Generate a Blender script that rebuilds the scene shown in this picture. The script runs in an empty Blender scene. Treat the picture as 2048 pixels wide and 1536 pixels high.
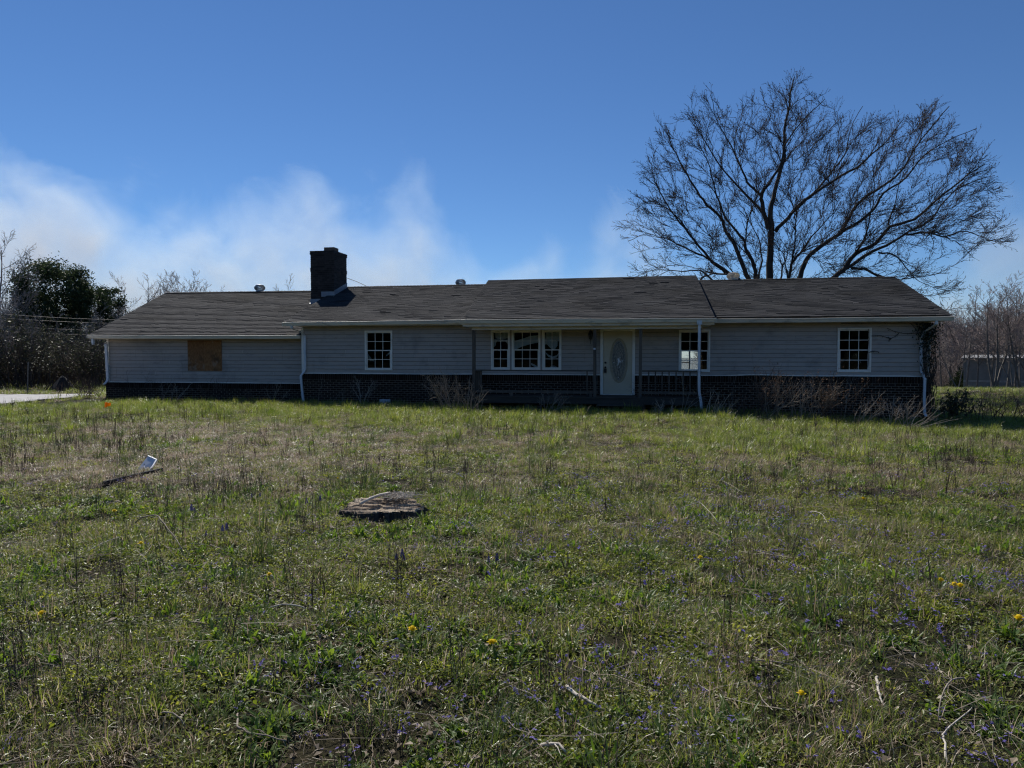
import bpy, math, random
import numpy as np
from mathutils import Vector, Matrix, Quaternion

C = bpy.context.scene.collection
sc = bpy.context.scene
PI = math.pi
RAD = math.radians

# ------------------------------------------------------------------ camera, sky, sun, exposure
CAM = Vector((11.811, -23.229, 1.70))
YAW, PITCH = -0.184, -0.0405
cd = bpy.data.cameras.new('camera')
cam = bpy.data.objects.new('camera', cd)
C.objects.link(cam)
cd.sensor_width = 36.0
cd.lens = 24.96
cd.clip_start = 0.05
cd.clip_end = 3000.0
cam.location = CAM
_fw = Vector((math.sin(YAW) * math.cos(PITCH), math.cos(YAW) * math.cos(PITCH), math.sin(PITCH)))
cam.rotation_euler = _fw.to_track_quat('-Z', 'Y').to_euler()
sc.camera = cam

SUN_EL = RAD(47.7)
SUN_AZ = math.atan2(-0.53, 0.74)            # the sun stands behind the house, to the left
w = bpy.data.worlds.new('World')
sc.world = w
w.use_nodes = True
wn = w.node_tree.nodes
wl = w.node_tree.links
bg = wn['Background']
sky = wn.new('ShaderNodeTexSky')
sky.sky_type = 'NISHITA'
sky.sun_disc = False
sky.sun_elevation = SUN_EL
sky.sun_rotation = SUN_AZ
sky.altitude = 1500.0
sky.air_density = 1.0
sky.dust_density = 0.0
sky.ozone_density = 10.0
hs = wn.new('ShaderNodeHueSaturation')
hs.inputs['Saturation'].default_value = 1.03
wl.new(sky.outputs['Color'], hs.inputs['Color'])
wl.new(hs.outputs['Color'], bg.inputs['Color'])
bg.inputs['Strength'].default_value = 0.093

sl = bpy.data.lights.new('sun', 'SUN')
sl.energy = 5.0
sl.angle = RAD(0.53)
sl.color = (1.0, 0.95, 0.87)
so = bpy.data.objects.new('sun', sl)
C.objects.link(so)
so.rotation_euler = Vector((0.53, -0.74, -1.0)).to_track_quat('-Z', 'Y').to_euler()
so.location = (-20, 30, 60)

sc.view_settings.view_transform = 'Standard'
sc.view_settings.look = 'None'
sc.view_settings.gamma = 1.0
sc.view_settings.use_curve_mapping = False
sc.view_settings.exposure = 0.0
sc.render.engine = 'CYCLES'
cy = sc.cycles
cy.max_bounces = 6
cy.diffuse_bounces = 3
cy.glossy_bounces = 2
cy.transmission_bounces = 3
cy.transparent_max_bounces = 10
cy.volume_bounces = 1
cy.volume_step_rate = 0.35
cy.pixel_filter_type = 'BLACKMAN_HARRIS'
cy.filter_width = 1.2
cy.use_denoising = True
cy.denoiser = 'OPENIMAGEDENOISE'
cy.denoising_input_passes = 'RGB_ALBEDO_NORMAL'
cy.denoising_prefilter = 'NONE'
cy.use_light_tree = False
cy.sample_clamp_indirect = 4.0

# ------------------------------------------------------------------ helpers
rng = random.Random(7)
nrng = np.random.default_rng(11)


def _hash(ix, iy, seed):
    n = (ix.astype(np.int64) * 374761393 + iy.astype(np.int64) * 668265263 + seed * 1442695041) & 0x7fffffff
    n = ((n ^ (n >> 13)) * 1274126177) & 0x7fffffff
    n = (n ^ (n >> 16)) & 0xffff
    return n / 65535.0


def vnoise(x, y, seed=0):
    x = np.asarray(x, float); y = np.asarray(y, float)
    ix = np.floor(x); iy = np.floor(y)
    fx = x - ix; fy = y - iy
    fx = fx * fx * (3 - 2 * fx); fy = fy * fy * (3 - 2 * fy)
    a = _hash(ix, iy, seed); b = _hash(ix + 1, iy, seed)
    c = _hash(ix, iy + 1, seed); d = _hash(ix + 1, iy + 1, seed)
    return (a * (1 - fx) + b * fx) * (1 - fy) + (c * (1 - fx) + d * fx) * fy


def fbm(x, y, seed=0, oct=4):
    s = 0.0; amp = 0.5; f = 1.0; tot = 0.0
    for o in range(oct):
        s = s + amp * vnoise(np.asarray(x) * f + 17.3 * o, np.asarray(y) * f - 9.1 * o, seed + o)
        tot += amp; amp *= 0.5; f *= 2.03
    return s / tot


def sstep(a, b, x):
    t = np.clip((np.asarray(x, float) - a) / (b - a), 0, 1)
    return t * t * (3 - 2 * t)


def gz(x, y):
    """height of the ground"""
    x = np.asarray(x, float); y = np.asarray(y, float)
    d = y - CAM.y
    z = (fbm(x * 0.35, y * 0.35, 3, 3) - 0.5) * 0.10
    near = sstep(-14, -2, y) * (1 - sstep(12, 30, y))
    z = z + near * (0.09 * (1 - sstep(-6, 4, x)) - 0.30 * sstep(13, 20, x) * (1 - 0.6 * sstep(22, 30, x)))
    dip = np.where(d > 38.9, -(0.0437 * (d - 38.9)), 0.0)
    dip = np.maximum(dip, -2.0)
    return z + dip


def gzf(x, y):
    return float(gz(x, y))


class MB:
    def __init__(s):
        s.v = []; s.f = []; s.m = []; s.t = []

    def add(s, vs, fs, m=0, t=None):
        o = len(s.v)
        s.v.extend(vs)
        for f in fs:
            s.f.append(tuple(i + o for i in f)); s.m.append(m)
            s.t.append(rng.random() if t is None else t)

    def quad(s, a, b, c, d, m=0, t=None):
        s.add([a, b, c, d], [(0, 1, 2, 3)], m, t)

    def tri(s, a, b, c, m=0, t=None):
        s.add([a, b, c], [(0, 1, 2)], m, t)

    def box(s, x0, y0, z0, x1, y1, z1, m=0, t=None):
        vs = [(x0, y0, z0), (x1, y0, z0), (x1, y1, z0), (x0, y1, z0), (x0, y0, z1), (x1, y0, z1), (x1, y1, z1), (x0, y1, z1)]
        s.add(vs, [(0, 3, 2, 1), (4, 5, 6, 7), (0, 1, 5, 4), (1, 2, 6, 5), (2, 3, 7, 6), (3, 0, 4, 7)], m, rng.random() if t is None else t)

    def hexa(s, vs, m=0, t=None):
        s.add(vs, [(0, 3, 2, 1), (4, 5, 6, 7), (0, 1, 5, 4), (1, 2, 6, 5), (2, 3, 7, 6), (3, 0, 4, 7)], m, rng.random() if t is None else t)

    def bar(s, a, b, wx, wy, m=0, up=(0, 0, 1)):
        """square bar from a to b"""
        a = Vector(a); b = Vector(b)
        d = (b - a).normalized()
        u = Vector(up)
        if abs(d.dot(u)) > 0.95: u = Vector((0, 1, 0))
        x = d.cross(u).normalized() * wx * 0.5
        y = d.cross(x).normalized() * wy * 0.5
        vs = [tuple(p) for p in (a - x - y, a + x - y, a + x + y, a - x + y, b - x - y, b + x - y, b + x + y, b - x + y)]
        s.hexa(vs, m)

    def tube(s, pts, rad, n=6, m=0, cap=False, t=None):
        k = len(pts)
        if not hasattr(rad, '__len__'): rad = [rad] * k
        o = len(s.v)
        ref = None
        tt = rng.random() if t is None else t
        for i in range(k):
            p = pts[i]
            q0 = pts[max(i - 1, 0)]; q1 = pts[min(i + 1, k - 1)]
            dx, dy, dz = q1[0] - q0[0], q1[1] - q0[1], q1[2] - q0[2]
            l = math.sqrt(dx * dx + dy * dy + dz * dz) or 1e-6
            dx /= l; dy /= l; dz /= l
            if ref is None:
                ref = (1, 0, 0) if abs(dx) < 0.7 else (0, 1, 0)
            rx, ry, rz = ref
            dt = rx * dx + ry * dy + rz * dz
            ax, ay, az = rx - dt * dx, ry - dt * dy, rz - dt * dz
            l = math.sqrt(ax * ax + ay * ay + az * az) or 1e-6
            ax /= l; ay /= l; az /= l
            ref = (ax, ay, az)
            bx, by, bz = dy * az - dz * ay, dz * ax - dx * az, dx * ay - dy * ax
            r = rad[i]
            for j in range(n):
                an = 2 * PI * j / n
                cs, sn = math.cos(an) * r, math.sin(an) * r
                s.v.append((p[0] + ax * cs + bx * sn, p[1] + ay * cs + by * sn, p[2] + az * cs + bz * sn))
        for i in range(k - 1):
            for j in range(n):
                a = o + i * n + j; b = o + i * n + (j + 1) % n
                s.f.append((a, b, b + n, a + n)); s.m.append(m); s.t.append(tt)
        if cap:
            s.f.append(tuple(o + j for j in range(n))[::-1]); s.m.append(m); s.t.append(tt)
            s.f.append(tuple(o + (k - 1) * n + j for j in range(n))); s.m.append(m); s.t.append(tt)

    def lathe(s, prof, n=16, c=(0, 0, 0), m=0, flute=0.0, nf=0):
        o = len(s.v)
        for (r, z) in prof:
            for j in range(n):
                a = 2 * PI * j / n
                rr = r * (1 + (flute * (1 if j % 2 else -1) if nf else 0))
                s.v.append((c[0] + rr * math.cos(a), c[1] + rr * math.sin(a), c[2] + z))
        for i in range(len(prof) - 1):
            for j in range(n):
                a = o + i * n + j; b = o + i * n + (j + 1) % n
                s.f.append((a, b, b + n, a + n)); s.m.append(m); s.t.append(0.5)
        s.f.append(tuple(o + j for j in range(n))[::-1]); s.m.append(m); s.t.append(0.5)
        s.f.append(tuple(o + (len(prof) - 1) * n + j for j in range(n))); s.m.append(m); s.t.append(0.5)

    def extrude(s, prof, path, m=0):
        """closed profile [(v,z)] carried along path [(u,dv,dz)]"""
        o = len(s.v); n = len(prof)
        for (u, dv, dz) in path:
            for (v, z) in prof:
                s.v.append((u, v + dv, z + dz))
        for i in range(len(path) - 1):
            for j in range(n):
                a = o + i * n + j; b = o + i * n + (j + 1) % n
                s.f.append((a, b, b + n, a + n)); s.m.append(m); s.t.append(0.5)
        s.f.append(tuple(o + j for j in range(n))[::-1]); s.m.append(m); s.t.append(0.5)
        s.f.append(tuple(o + (len(path) - 1) * n + j for j in range(n))); s.m.append(m); s.t.append(0.5)

    def mesh(s, name, mats, smooth=False):
        me = bpy.data.meshes.new(name)
        me.from_pydata(s.v, [], s.f)
        if not isinstance(mats, (list, tuple)): mats = [mats]
        for mt in mats: me.materials.append(mt)
        if len(mats) > 1:
            me.polygons.foreach_set('material_index', s.m)
        at = me.attributes.new('tone', 'FLOAT', 'FACE')
        at.data.foreach_set('value', s.t)
        if smooth:
            me.polygons.foreach_set('use_smooth', [True] * len(me.polygons))
        me.update()
        return me

    def build(s, name, mats, parent=None, smooth=False, kind=None, loc=None):
        return link(s.mesh(name, mats, smooth), name, parent, kind, loc)


def link(me, name, parent=None, kind=None, loc=None):
    o = bpy.data.objects.new(name, me)
    C.objects.link(o)
    if parent is not None: o.parent = parent
    if kind: o['kind'] = kind
    if loc is not None: o.location = loc
    return o


def tag(o, label=None, cat=None, group=None, kind=None):
    if label: o['label'] = label
    if cat: o['category'] = cat
    if group: o['group'] = group
    if kind: o['kind'] = kind
    return o


def thing(name, label, cat, loc=(0, 0, 0), group=None):
    o = bpy.data.objects.new(name, None)
    o.empty_display_size = 0.2
    C.objects.link(o)
    o.location = loc
    return tag(o, label, cat, group)


def copy_tree(o, parent=None):
    c = o.copy()
    C.objects.link(c)
    if parent is not None: c.parent = parent
    for ch in list(o.children): copy_tree(ch, c)
    return c


# ------------------------------------------------------------------ materials
def newmat(name):
    m = bpy.data.materials.new(name)
    m.use_nodes = True
    nt = m.node_tree
    for n in list(nt.nodes): nt.nodes.remove(n)
    out = nt.nodes.new('ShaderNodeOutputMaterial')
    return m, nt, out


def ramp(nt, cols, fac):
    r = nt.nodes.new('ShaderNodeValToRGB')
    e = r.color_ramp.elements
    while len(e) < len(cols): e.new(0.5)
    for i, (p, c) in enumerate(cols):
        e[i].position = p
        e[i].color = (c[0], c[1], c[2], 1)
    nt.links.new(fac, r.inputs['Fac'])
    return r.outputs['Color']


def noise(nt, scale, detail=4, rough=0.6, stretch=None, coord='Object', dist=0.0):
    tc = nt.nodes.new('ShaderNodeTexCoord')
    src = tc.outputs[coord]
    if stretch:
        mp = nt.nodes.new('ShaderNodeMapping')
        mp.inputs['Scale'].default_value = stretch
        nt.links.new(src, mp.inputs['Vector'])
        src = mp.outputs['Vector']
    n = nt.nodes.new('ShaderNodeTexNoise')
    n.inputs['Scale'].default_value = scale
    n.inputs['Detail'].default_value = detail
    n.inputs['Roughness'].default_value = rough
    n.inputs['Distortion'].default_value = dist
    nt.links.new(src, n.inputs['Vector'])
    return n.outputs['Fac']


def mixc(nt, a, b, fac, mode='MIX'):
    n = nt.nodes.new('ShaderNodeMix')
    n.data_type = 'RGBA'; n.blend_type = mode
    for sock, val in ((0, fac), (6, a), (7, b)):
        if hasattr(val, 'node'):
            nt.links.new(val, n.inputs[sock])
        else:
            n.inputs[sock].default_value = val if sock == 0 else (val[0], val[1], val[2], 1)
    return n.outputs[2]


def pmat(name, cols, scale=6, detail=5, rough=0.7, bump=None, stretch=None, tone=0.0, spec=0.4, metal=0.0, extra=None, stretch_b=None):
    """noise-coloured surface; tone = how much the face's own tone varies it; extra = (cols2, scale, lo, hi, color) stain or speck layer"""
    m, nt, out = newmat(name)
    b = nt.nodes.new('ShaderNodeBsdfPrincipled')
    nt.links.new(b.outputs[0], out.inputs[0])
    fac = noise(nt, scale, detail, stretch=stretch)
    col = ramp(nt, cols, fac)
    if tone:
        at = nt.nodes.new('ShaderNodeAttribute'); at.attribute_name = 'tone'
        mr = nt.nodes.new('ShaderNodeMapRange')
        mr.inputs['To Min'].default_value = 1 - tone; mr.inputs['To Max'].default_value = 1 + tone
        nt.links.new(at.outputs['Fac'], mr.inputs['Value'])
        vm = nt.nodes.new('ShaderNodeVectorMath'); vm.operation = 'SCALE'
        nt.links.new(col, vm.inputs[0]); nt.links.new(mr.outputs[0], vm.inputs['Scale'])
        col = vm.outputs[0]
    for ex in (extra or []):
        f2 = noise(nt, ex[1], 5, stretch=ex[4] if len(ex) > 4 else None)
        fr = ramp(nt, [(ex[2], (0, 0, 0)), (ex[3], (1, 1, 1))], f2)
        col = mixc(nt, col, ex[0], fr)
    nt.links.new(col, b.inputs['Base Color'])
    b.inputs['Roughness'].default_value = rough
    b.inputs['Specular IOR Level'].default_value = spec
    b.inputs['Metallic'].default_value = metal
    if bump:
        f3 = noise(nt, bump[0], 4, stretch=stretch_b or stretch)
        bn = nt.nodes.new('ShaderNodeBump')
        bn.inputs['Strength'].default_value = bump[1]
        bn.inputs['Distance'].default_value = bump[2] if len(bump) > 2 else 0.01
        nt.links.new(f3, bn.inputs['Height'])
        nt.links.new(bn.outputs[0], b.inputs['Normal'])
    return m


def leafmat(name, cols, trans=0.4, rough=0.45, spec=0.4, tcol=None, tone=True):
    """leaves and blades: colour differs from plant to plant and from blade to blade, light passes through"""
    m, nt, out = newmat(name)
    oi = nt.nodes.new('ShaderNodeObjectInfo')
    at = nt.nodes.new('ShaderNodeAttribute'); at.attribute_name = 'tone'
    mx = nt.nodes.new('ShaderNodeMath'); mx.operation = 'MULTIPLY_ADD'
    nt.links.new(at.outputs['Fac'], mx.inputs[0]); mx.inputs[1].default_value = 0.5
    m2 = nt.nodes.new('ShaderNodeMath'); m2.operation = 'MULTIPLY'
    nt.links.new(oi.outputs['Random'], m2.inputs[0]); m2.inputs[1].default_value = 0.5
    nt.links.new(m2.outputs[0], mx.inputs[2])
    col = ramp(nt, cols, mx.outputs[0])
    b = nt.nodes.new('ShaderNodeBsdfPrincipled')
    b.inputs['Roughness'].default_value = rough
    b.inputs['Specular IOR Level'].default_value = spec
    nt.links.new(col, b.inputs['Base Color'])
    if trans > 0:
        t = nt.nodes.new('ShaderNodeBsdfTranslucent')
        if tcol:
            tc = mixc(nt, col, tcol, 1.0, 'MULTIPLY')
            nt.links.new(tc, t.inputs['Color'])
        else:
            nt.links.new(col, t.inputs['Color'])
        ms = nt.nodes.new('ShaderNodeMixShader')
        ms.inputs[0].default_value = trans
        nt.links.new(b.outputs[0], ms.inputs[1]); nt.links.new(t.outputs[0], ms.inputs[2])
        nt.links.new(ms.outputs[0], out.inputs[0])
    else:
        nt.links.new(b.outputs[0], out.inputs[0])
    return m


def glassmat(name, tint=(0.8, 0.84, 0.84), rough=0.02, ior=1.5, mixmin=0.0):
    m, nt, out = newmat(name)
    t = nt.nodes.new('ShaderNodeBsdfTransparent'); t.inputs[0].default_value = (*tint, 1)
    g = nt.nodes.new('ShaderNodeBsdfGlossy'); g.inputs['Roughness'].default_value = rough
    f = nt.nodes.new('ShaderNodeFresnel'); f.inputs['IOR'].default_value = ior
    ms = nt.nodes.new('ShaderNodeMixShader')
    nt.links.new(f.outputs[0], ms.inputs[0])
    nt.links.new(t.outputs[0], ms.inputs[1]); nt.links.new(g.outputs[0], ms.inputs[2])
    nt.links.new(ms.outputs[0], out.inputs[0])
    return m


g3 = lambda a, b=None, c=None: (a, a if b is None else b, a if c is None else c)
M = {}
M['siding'] = pmat('vinyl_siding', [(0.3, (0.41, 0.345, 0.29)), (0.7, (0.46, 0.39, 0.33))], 1.3, 5, 0.55, (60, 0.06), (0.4, 1, 3), tone=0.05,
                   extra=[((0.17, 0.16, 0.14), 0.8, 0.54, 0.80), ((0.21, 0.19, 0.165), 5, 0.55, 0.85, (0.6, 1, 3)), ((0.20, 0.18, 0.155), 3, 0.64, 0.80, (3, 1, 0.35))])
M['trim'] = pmat('white_vinyl', [(0.3, (0.84, 0.77, 0.66)), (0.7, (0.92, 0.86, 0.76))], 3, 5, 0.45, None, extra=[((0.35, 0.34, 0.31), 2.5, 0.58, 0.85)])
M['gutter'] = pmat('gutter_enamel', [(0.3, (0.66, 0.57, 0.44)), (0.7, (0.78, 0.69, 0.55))], 2.2, 6, 0.42, None, (0.6, 1, 1), extra=[((0.22, 0.21, 0.18), 2.8, 0.55, 0.8, (0.7, 1, 2))])
M['pipe'] = pmat('downspout_enamel', [(0.3, (0.58, 0.60, 0.62)), (0.7, (0.72, 0.73, 0.74))], 4, 5, 0.4, None, extra=[((0.34, 0.33, 0.30), 7, 0.58, 0.8, (2, 2, 0.5))])
M['brick'] = pmat('dark_brick', [(0.2, (0.009, 0.0075, 0.007)), (0.8, (0.034, 0.022, 0.018))], 9, 5, 0.95, (70, 0.4), tone=0.45, spec=0.1)
M['brick2'] = pmat('sooty_brick', [(0.25, (0.022, 0.019, 0.018)), (0.75, (0.055, 0.042, 0.038))], 9, 5, 0.9, (70, 0.4), tone=0.4)
M['mortar'] = pmat('mortar', [(0.3, (0.19, 0.16, 0.125)), (0.7, (0.28, 0.24, 0.195))], 12, 4, 0.95, (90, 0.3))
M['mortar2'] = pmat('sooty_mortar', [(0.3, (0.045, 0.042, 0.04)), (0.7, (0.09, 0.085, 0.08))], 12, 4, 0.95)
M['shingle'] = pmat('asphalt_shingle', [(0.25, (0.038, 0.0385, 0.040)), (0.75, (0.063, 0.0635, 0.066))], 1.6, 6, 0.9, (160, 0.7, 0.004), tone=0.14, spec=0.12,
                    extra=[((0.024, 0.0235, 0.023), 0.55, 0.52, 0.74, (0.6, 1, 1)), ((0.42, 0.42, 0.38), 34, 0.69, 0.74)])  # the fine pale specks paint sun sparkle into the shingle colour
M['roofdeck'] = pmat('roof_deck', [(0.3, (0.05, 0.048, 0.045)), (0.7, (0.08, 0.075, 0.07))], 4)
M['wood_grey'] = pmat('weathered_wood', [(0.25, (0.060, 0.048, 0.038)), (0.75, (0.14, 0.115, 0.09))], 8, 6, 0.85, (40, 0.5), (1, 1, 0.12), tone=0.15)
M['wood_deck'] = pmat('weathered_boards', [(0.25, (0.036, 0.030, 0.024)), (0.75, (0.095, 0.08, 0.064))], 8, 6, 0.85, (40, 0.5), (0.12, 1, 1), tone=0.25)
M['osb'] = pmat('weathered_strand_board', [(0.2, (0.13, 0.05, 0.016)), (0.5, (0.27, 0.12, 0.042)), (0.8, (0.42, 0.22, 0.09))], 22, 6, 0.85, (60, 0.4), (1, 1, 0.45), tone=0.12,
                extra=[((0.10, 0.05, 0.022), 3.0, 0.52, 0.70), ((0.36, 0.29, 0.22), 1.7, 0.58, 0.72)])
M['door'] = pmat('cream_door', [(0.3, (0.62, 0.52, 0.36)), (0.7, (0.68, 0.58, 0.42))], 2, 4, 0.45, None, extra=[((0.33, 0.30, 0.25), 3, 0.62, 0.85)])
M['doortrim'] = pmat('tan_door_trim', [(0.3, (0.42, 0.34, 0.22)), (0.7, (0.52, 0.43, 0.30))], 4, 4, 0.5)
M['black'] = pmat('black_metal', [(0.3, g3(0.012)), (0.7, g3(0.03))], 8, 3, 0.45)
M['metal'] = pmat('dull_aluminium', [(0.3, g3(0.30)), (0.7, g3(0.48))], 5, 5, 0.42, None, metal=0.55)
M['flash'] = pmat('lead_flashing', [(0.3, g3(0.22, 0.225, 0.235)), (0.7, g3(0.36, 0.365, 0.38))], 6, 5, 0.55, (12, 0.4, 0.02), metal=0.2)
M['flue'] = pmat('clay_flue', [(0.3, (0.10, 0.065, 0.045)), (0.7, (0.20, 0.13, 0.09))], 8, 4, 0.9)
M['glass'] = glassmat('window_glass', (0.88, 0.91, 0.90))
M['frost'] = pmat('leaded_glass', [(0.3, (0.16, 0.145, 0.115)), (0.7, (0.34, 0.315, 0.26))], 16, 4, 0.12, (35, 0.6, 0.01), spec=0.6)
M['bevelglint'] = pmat('glint_white', [(0.3, g3(0.65)), (0.7, g3(0.95))], 30, 2, 0.05, spec=0.9)
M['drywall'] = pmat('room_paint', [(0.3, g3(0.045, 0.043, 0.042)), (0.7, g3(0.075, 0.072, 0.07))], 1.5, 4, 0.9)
M['sheath'] = pmat('bare_sheathing', [(0.3, g3(0.035, 0.03, 0.026)), (0.7, g3(0.06, 0.053, 0.045))], 3, 4, 0.95)  # dark core seen through the board gaps draws the siding's butt shadows
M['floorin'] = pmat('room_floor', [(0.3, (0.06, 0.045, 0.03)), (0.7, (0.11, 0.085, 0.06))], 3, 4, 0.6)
M['cloth'] = leafmat('white_curtain', [(0.0, g3(0.78)), (1.0, g3(0.88))], 0.25, 0.9, 0.1)
M['white'] = pmat('white_plastic', [(0.3, g3(0.52, 0.54, 0.58)), (0.7, g3(0.70, 0.71, 0.73))], 5, 5, 0.4, extra=[((0.25, 0.24, 0.2), 9, 0.6, 0.8)])
M['bark'] = pmat('grey_bark', [(0.25, (0.030, 0.026, 0.023)), (0.75, (0.085, 0.075, 0.066))], 7, 6, 0.9, (14, 0.8, 0.03), (1, 1, 0.25), spec=0.2)
M['twig'] = pmat('twig_bark', [(0.3, (0.035, 0.027, 0.023)), (0.7, (0.07, 0.052, 0.044))], 3, 3, 0.85, spec=0.2)
M['bud'] = leafmat('tree_buds', [(0, (0.06, 0.038, 0.025)), (1, (0.12, 0.075, 0.04))], 0.2, 0.7, 0.2)
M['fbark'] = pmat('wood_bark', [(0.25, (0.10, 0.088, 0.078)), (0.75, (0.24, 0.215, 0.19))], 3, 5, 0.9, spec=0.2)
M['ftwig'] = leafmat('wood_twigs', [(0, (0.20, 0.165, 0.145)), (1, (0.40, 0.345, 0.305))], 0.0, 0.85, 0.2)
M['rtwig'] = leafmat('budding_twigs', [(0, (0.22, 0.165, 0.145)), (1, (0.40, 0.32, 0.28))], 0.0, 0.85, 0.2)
M['pine'] = leafmat('evergreen_leaves', [(0, (0.014, 0.024, 0.010)), (0.6, (0.036, 0.056, 0.022)), (1, (0.07, 0.095, 0.04))], 0.3, 0.5, 0.2)
M['brushleaf'] = leafmat('brush_leaves', [(0, (0.03, 0.04, 0.02)), (0.7, (0.07, 0.075, 0.04)), (1, (0.13, 0.12, 0.08))], 0.25, 0.5, 0.25)
M['deadstem'] = leafmat('dead_stems', [(0, (0.15, 0.12, 0.092)), (0.6, (0.31, 0.26, 0.205)), (1, (0.52, 0.45, 0.37))], 0.0, 0.8, 0.2)
M['darkstem'] = leafmat('dark_dead_stems', [(0, (0.045, 0.032, 0.024)), (1, (0.14, 0.10, 0.075))], 0.0, 0.8, 0.2)
M['redleaf'] = leafmat('russet_dead_leaves', [(0, (0.11, 0.058, 0.032)), (1, (0.24, 0.14, 0.08))], 0.3, 0.7, 0.2)
M['ivy'] = leafmat('vine_leaves', [(0, (0.010, 0.016, 0.008)), (1, (0.035, 0.05, 0.022))], 0.2, 0.4, 0.5)
M['grass'] = leafmat('meadow_grass', [(0.0, (0.065, 0.095, 0.022)), (0.45, (0.13, 0.165, 0.040)), (0.8, (0.19, 0.205, 0.065)), (1.0, (0.38, 0.34, 0.20))], 0.46, 0.36, 0.55, (2.1, 2.1, 1.15))
M['lush'] = leafmat('lush_grass', [(0.0, (0.060, 0.10, 0.015)), (0.5, (0.14, 0.19, 0.035)), (1.0, (0.29, 0.29, 0.12))], 0.48, 0.34, 0.65, (2.0, 1.95, 1.0))
M['dull'] = leafmat('blue_green_sedge', [(0.0, (0.045, 0.072, 0.026)), (0.6, (0.09, 0.125, 0.048)), (1.0, (0.15, 0.185, 0.085))], 0.42, 0.4, 0.4, (1.3, 1.35, 0.8))
M['dry'] = leafmat('dry_grass', [(0.0, (0.19, 0.13, 0.085)), (0.5, (0.34, 0.255, 0.175)), (1.0, (0.56, 0.47, 0.35))], 0.45, 0.38, 0.5, (1.4, 1.4, 1.4))
M['mat'] = leafmat('low_chickweed', [(0.0, (0.055, 0.090, 0.016)), (0.5, (0.14, 0.17, 0.032)), (1.0, (0.30, 0.29, 0.085))], 0.46, 0.42, 0.45, (1.9, 1.9, 0.85))
M['matb'] = leafmat('brown_moss', [(0.0, (0.075, 0.055, 0.027)), (0.5, (0.135, 0.105, 0.048)), (1.0, (0.22, 0.18, 0.085))], 0.3, 0.6, 0.3)
M['weed'] = leafmat('weed_leaves', [(0.0, (0.045, 0.084, 0.017)), (0.5, (0.092, 0.148, 0.032)), (1.0, (0.17, 0.21, 0.062))], 0.45, 0.42, 0.45, (2.0, 2.1, 0.65))
M['litter'] = leafmat('leaf_litter', [(0.0, (0.16, 0.11, 0.07)), (0.5, (0.30, 0.24, 0.17)), (1.0, (0.48, 0.42, 0.33))], 0.2, 0.6, 0.3)
M['violet'] = leafmat('violet_petals', [(0.0, (0.20, 0.15, 0.52)), (1.0, (0.38, 0.31, 0.74))], 0.4, 0.6, 0.2)
M['indigo'] = leafmat('indigo_petals', [(0.0, (0.035, 0.028, 0.19)), (1.0, (0.09, 0.075, 0.36))], 0.3, 0.6, 0.2)
M['yellow'] = leafmat('yellow_petals', [(0.0, (0.85, 0.62, 0.01)), (1.0, (0.95, 0.76, 0.03))], 0.4, 0.6, 0.2)
M['orange'] = leafmat('orange_plastic', [(0, (0.95, 0.38, 0.0)), (1, (0.98, 0.46, 0.01))], 0.5, 0.5, 0.3)
M['stick'] = pmat('fallen_stick', [(0.25, (0.16, 0.13, 0.10)), (0.75, (0.38, 0.33, 0.27))], 14, 5, 0.85, (40, 0.5), spec=0.2)
M['stickpale'] = pmat('bleached_stick', [(0.25, (0.38, 0.33, 0.27)), (0.75, (0.62, 0.57, 0.49))], 14, 5, 0.85, spec=0.2)
M['stumptop'] = pmat('cut_wood', [(0.26, (0.09, 0.064, 0.044)), (0.46, (0.33, 0.25, 0.17)), (0.7, (0.58, 0.48, 0.36))], 5, 7, 0.9, (25, 1.0, 0.03), (0.5, 3, 1), tone=0.25,
                     extra=[((0.05, 0.035, 0.025), 12, 0.60, 0.72)])
M['gravel'] = pmat('pale_gravel', [(0.3, (0.36, 0.35, 0.34)), (0.7, (0.50, 0.49, 0.48))], 5, 8, 0.95, (30, 0.6, 0.02), extra=[((0.22, 0.21, 0.19), 0.9, 0.55, 0.75, (0.4, 1, 1))])
M['galv'] = pmat('rusty_galvanised', [(0.3, g3(0.10, 0.09, 0.08)), (0.7, g3(0.22, 0.20, 0.18))], 8, 4, 0.6, metal=0.3)
M['trailer'] = pmat('pale_metal_cladding', [(0.3, g3(0.21, 0.205, 0.195)), (0.7, g3(0.29, 0.285, 0.275))], 2, 4, 0.6)
M['pit'] = pmat('charred_brush', [(0.3, g3(0.012)), (0.7, g3(0.025))], 4, 4, 0.9)

# ------------------------------------------------------------------ ground
m, nt, out = newmat('meadow_soil')
b = nt.nodes.new('ShaderNodeBsdfPrincipled'); nt.links.new(b.outputs[0], out.inputs[0])
b.inputs['Roughness'].default_value = 0.95; b.inputs['Specular IOR Level'].default_value = 0.15
f1 = noise(nt, 0.35, 5); f2 = noise(nt, 4.5, 7, 0.7); f3 = noise(nt, 40, 4, 0.7)
c1 = ramp(nt, [(0.35, (0.040, 0.052, 0.016)), (0.5, (0.060, 0.056, 0.024)), (0.65, (0.11, 0.085, 0.05))], f1)
c2 = ramp(nt, [(0.30, (0.030, 0.023, 0.014)), (0.5, (0.052, 0.054, 0.020)), (0.68, (0.10, 0.085, 0.048))], f2)
c3 = mixc(nt, c1, c2, 0.55)
c4 = mixc(nt, c3, ramp(nt, [(0.3, (0.13, 0.13, 0.11)), (0.7, (0.68, 0.66, 0.62))], f3), 1.0, 'MULTIPLY')
nt.links.new(c4, b.inputs['Base Color'])
bn = nt.nodes.new('ShaderNodeBump'); bn.inputs['Strength'].default_value = 0.9; bn.inputs['Distance'].default_value = 0.03
nt.links.new(f3, bn.inputs['Height']); nt.links.new(bn.outputs[0], b.inputs['Normal'])
M['soil'] = m


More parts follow.
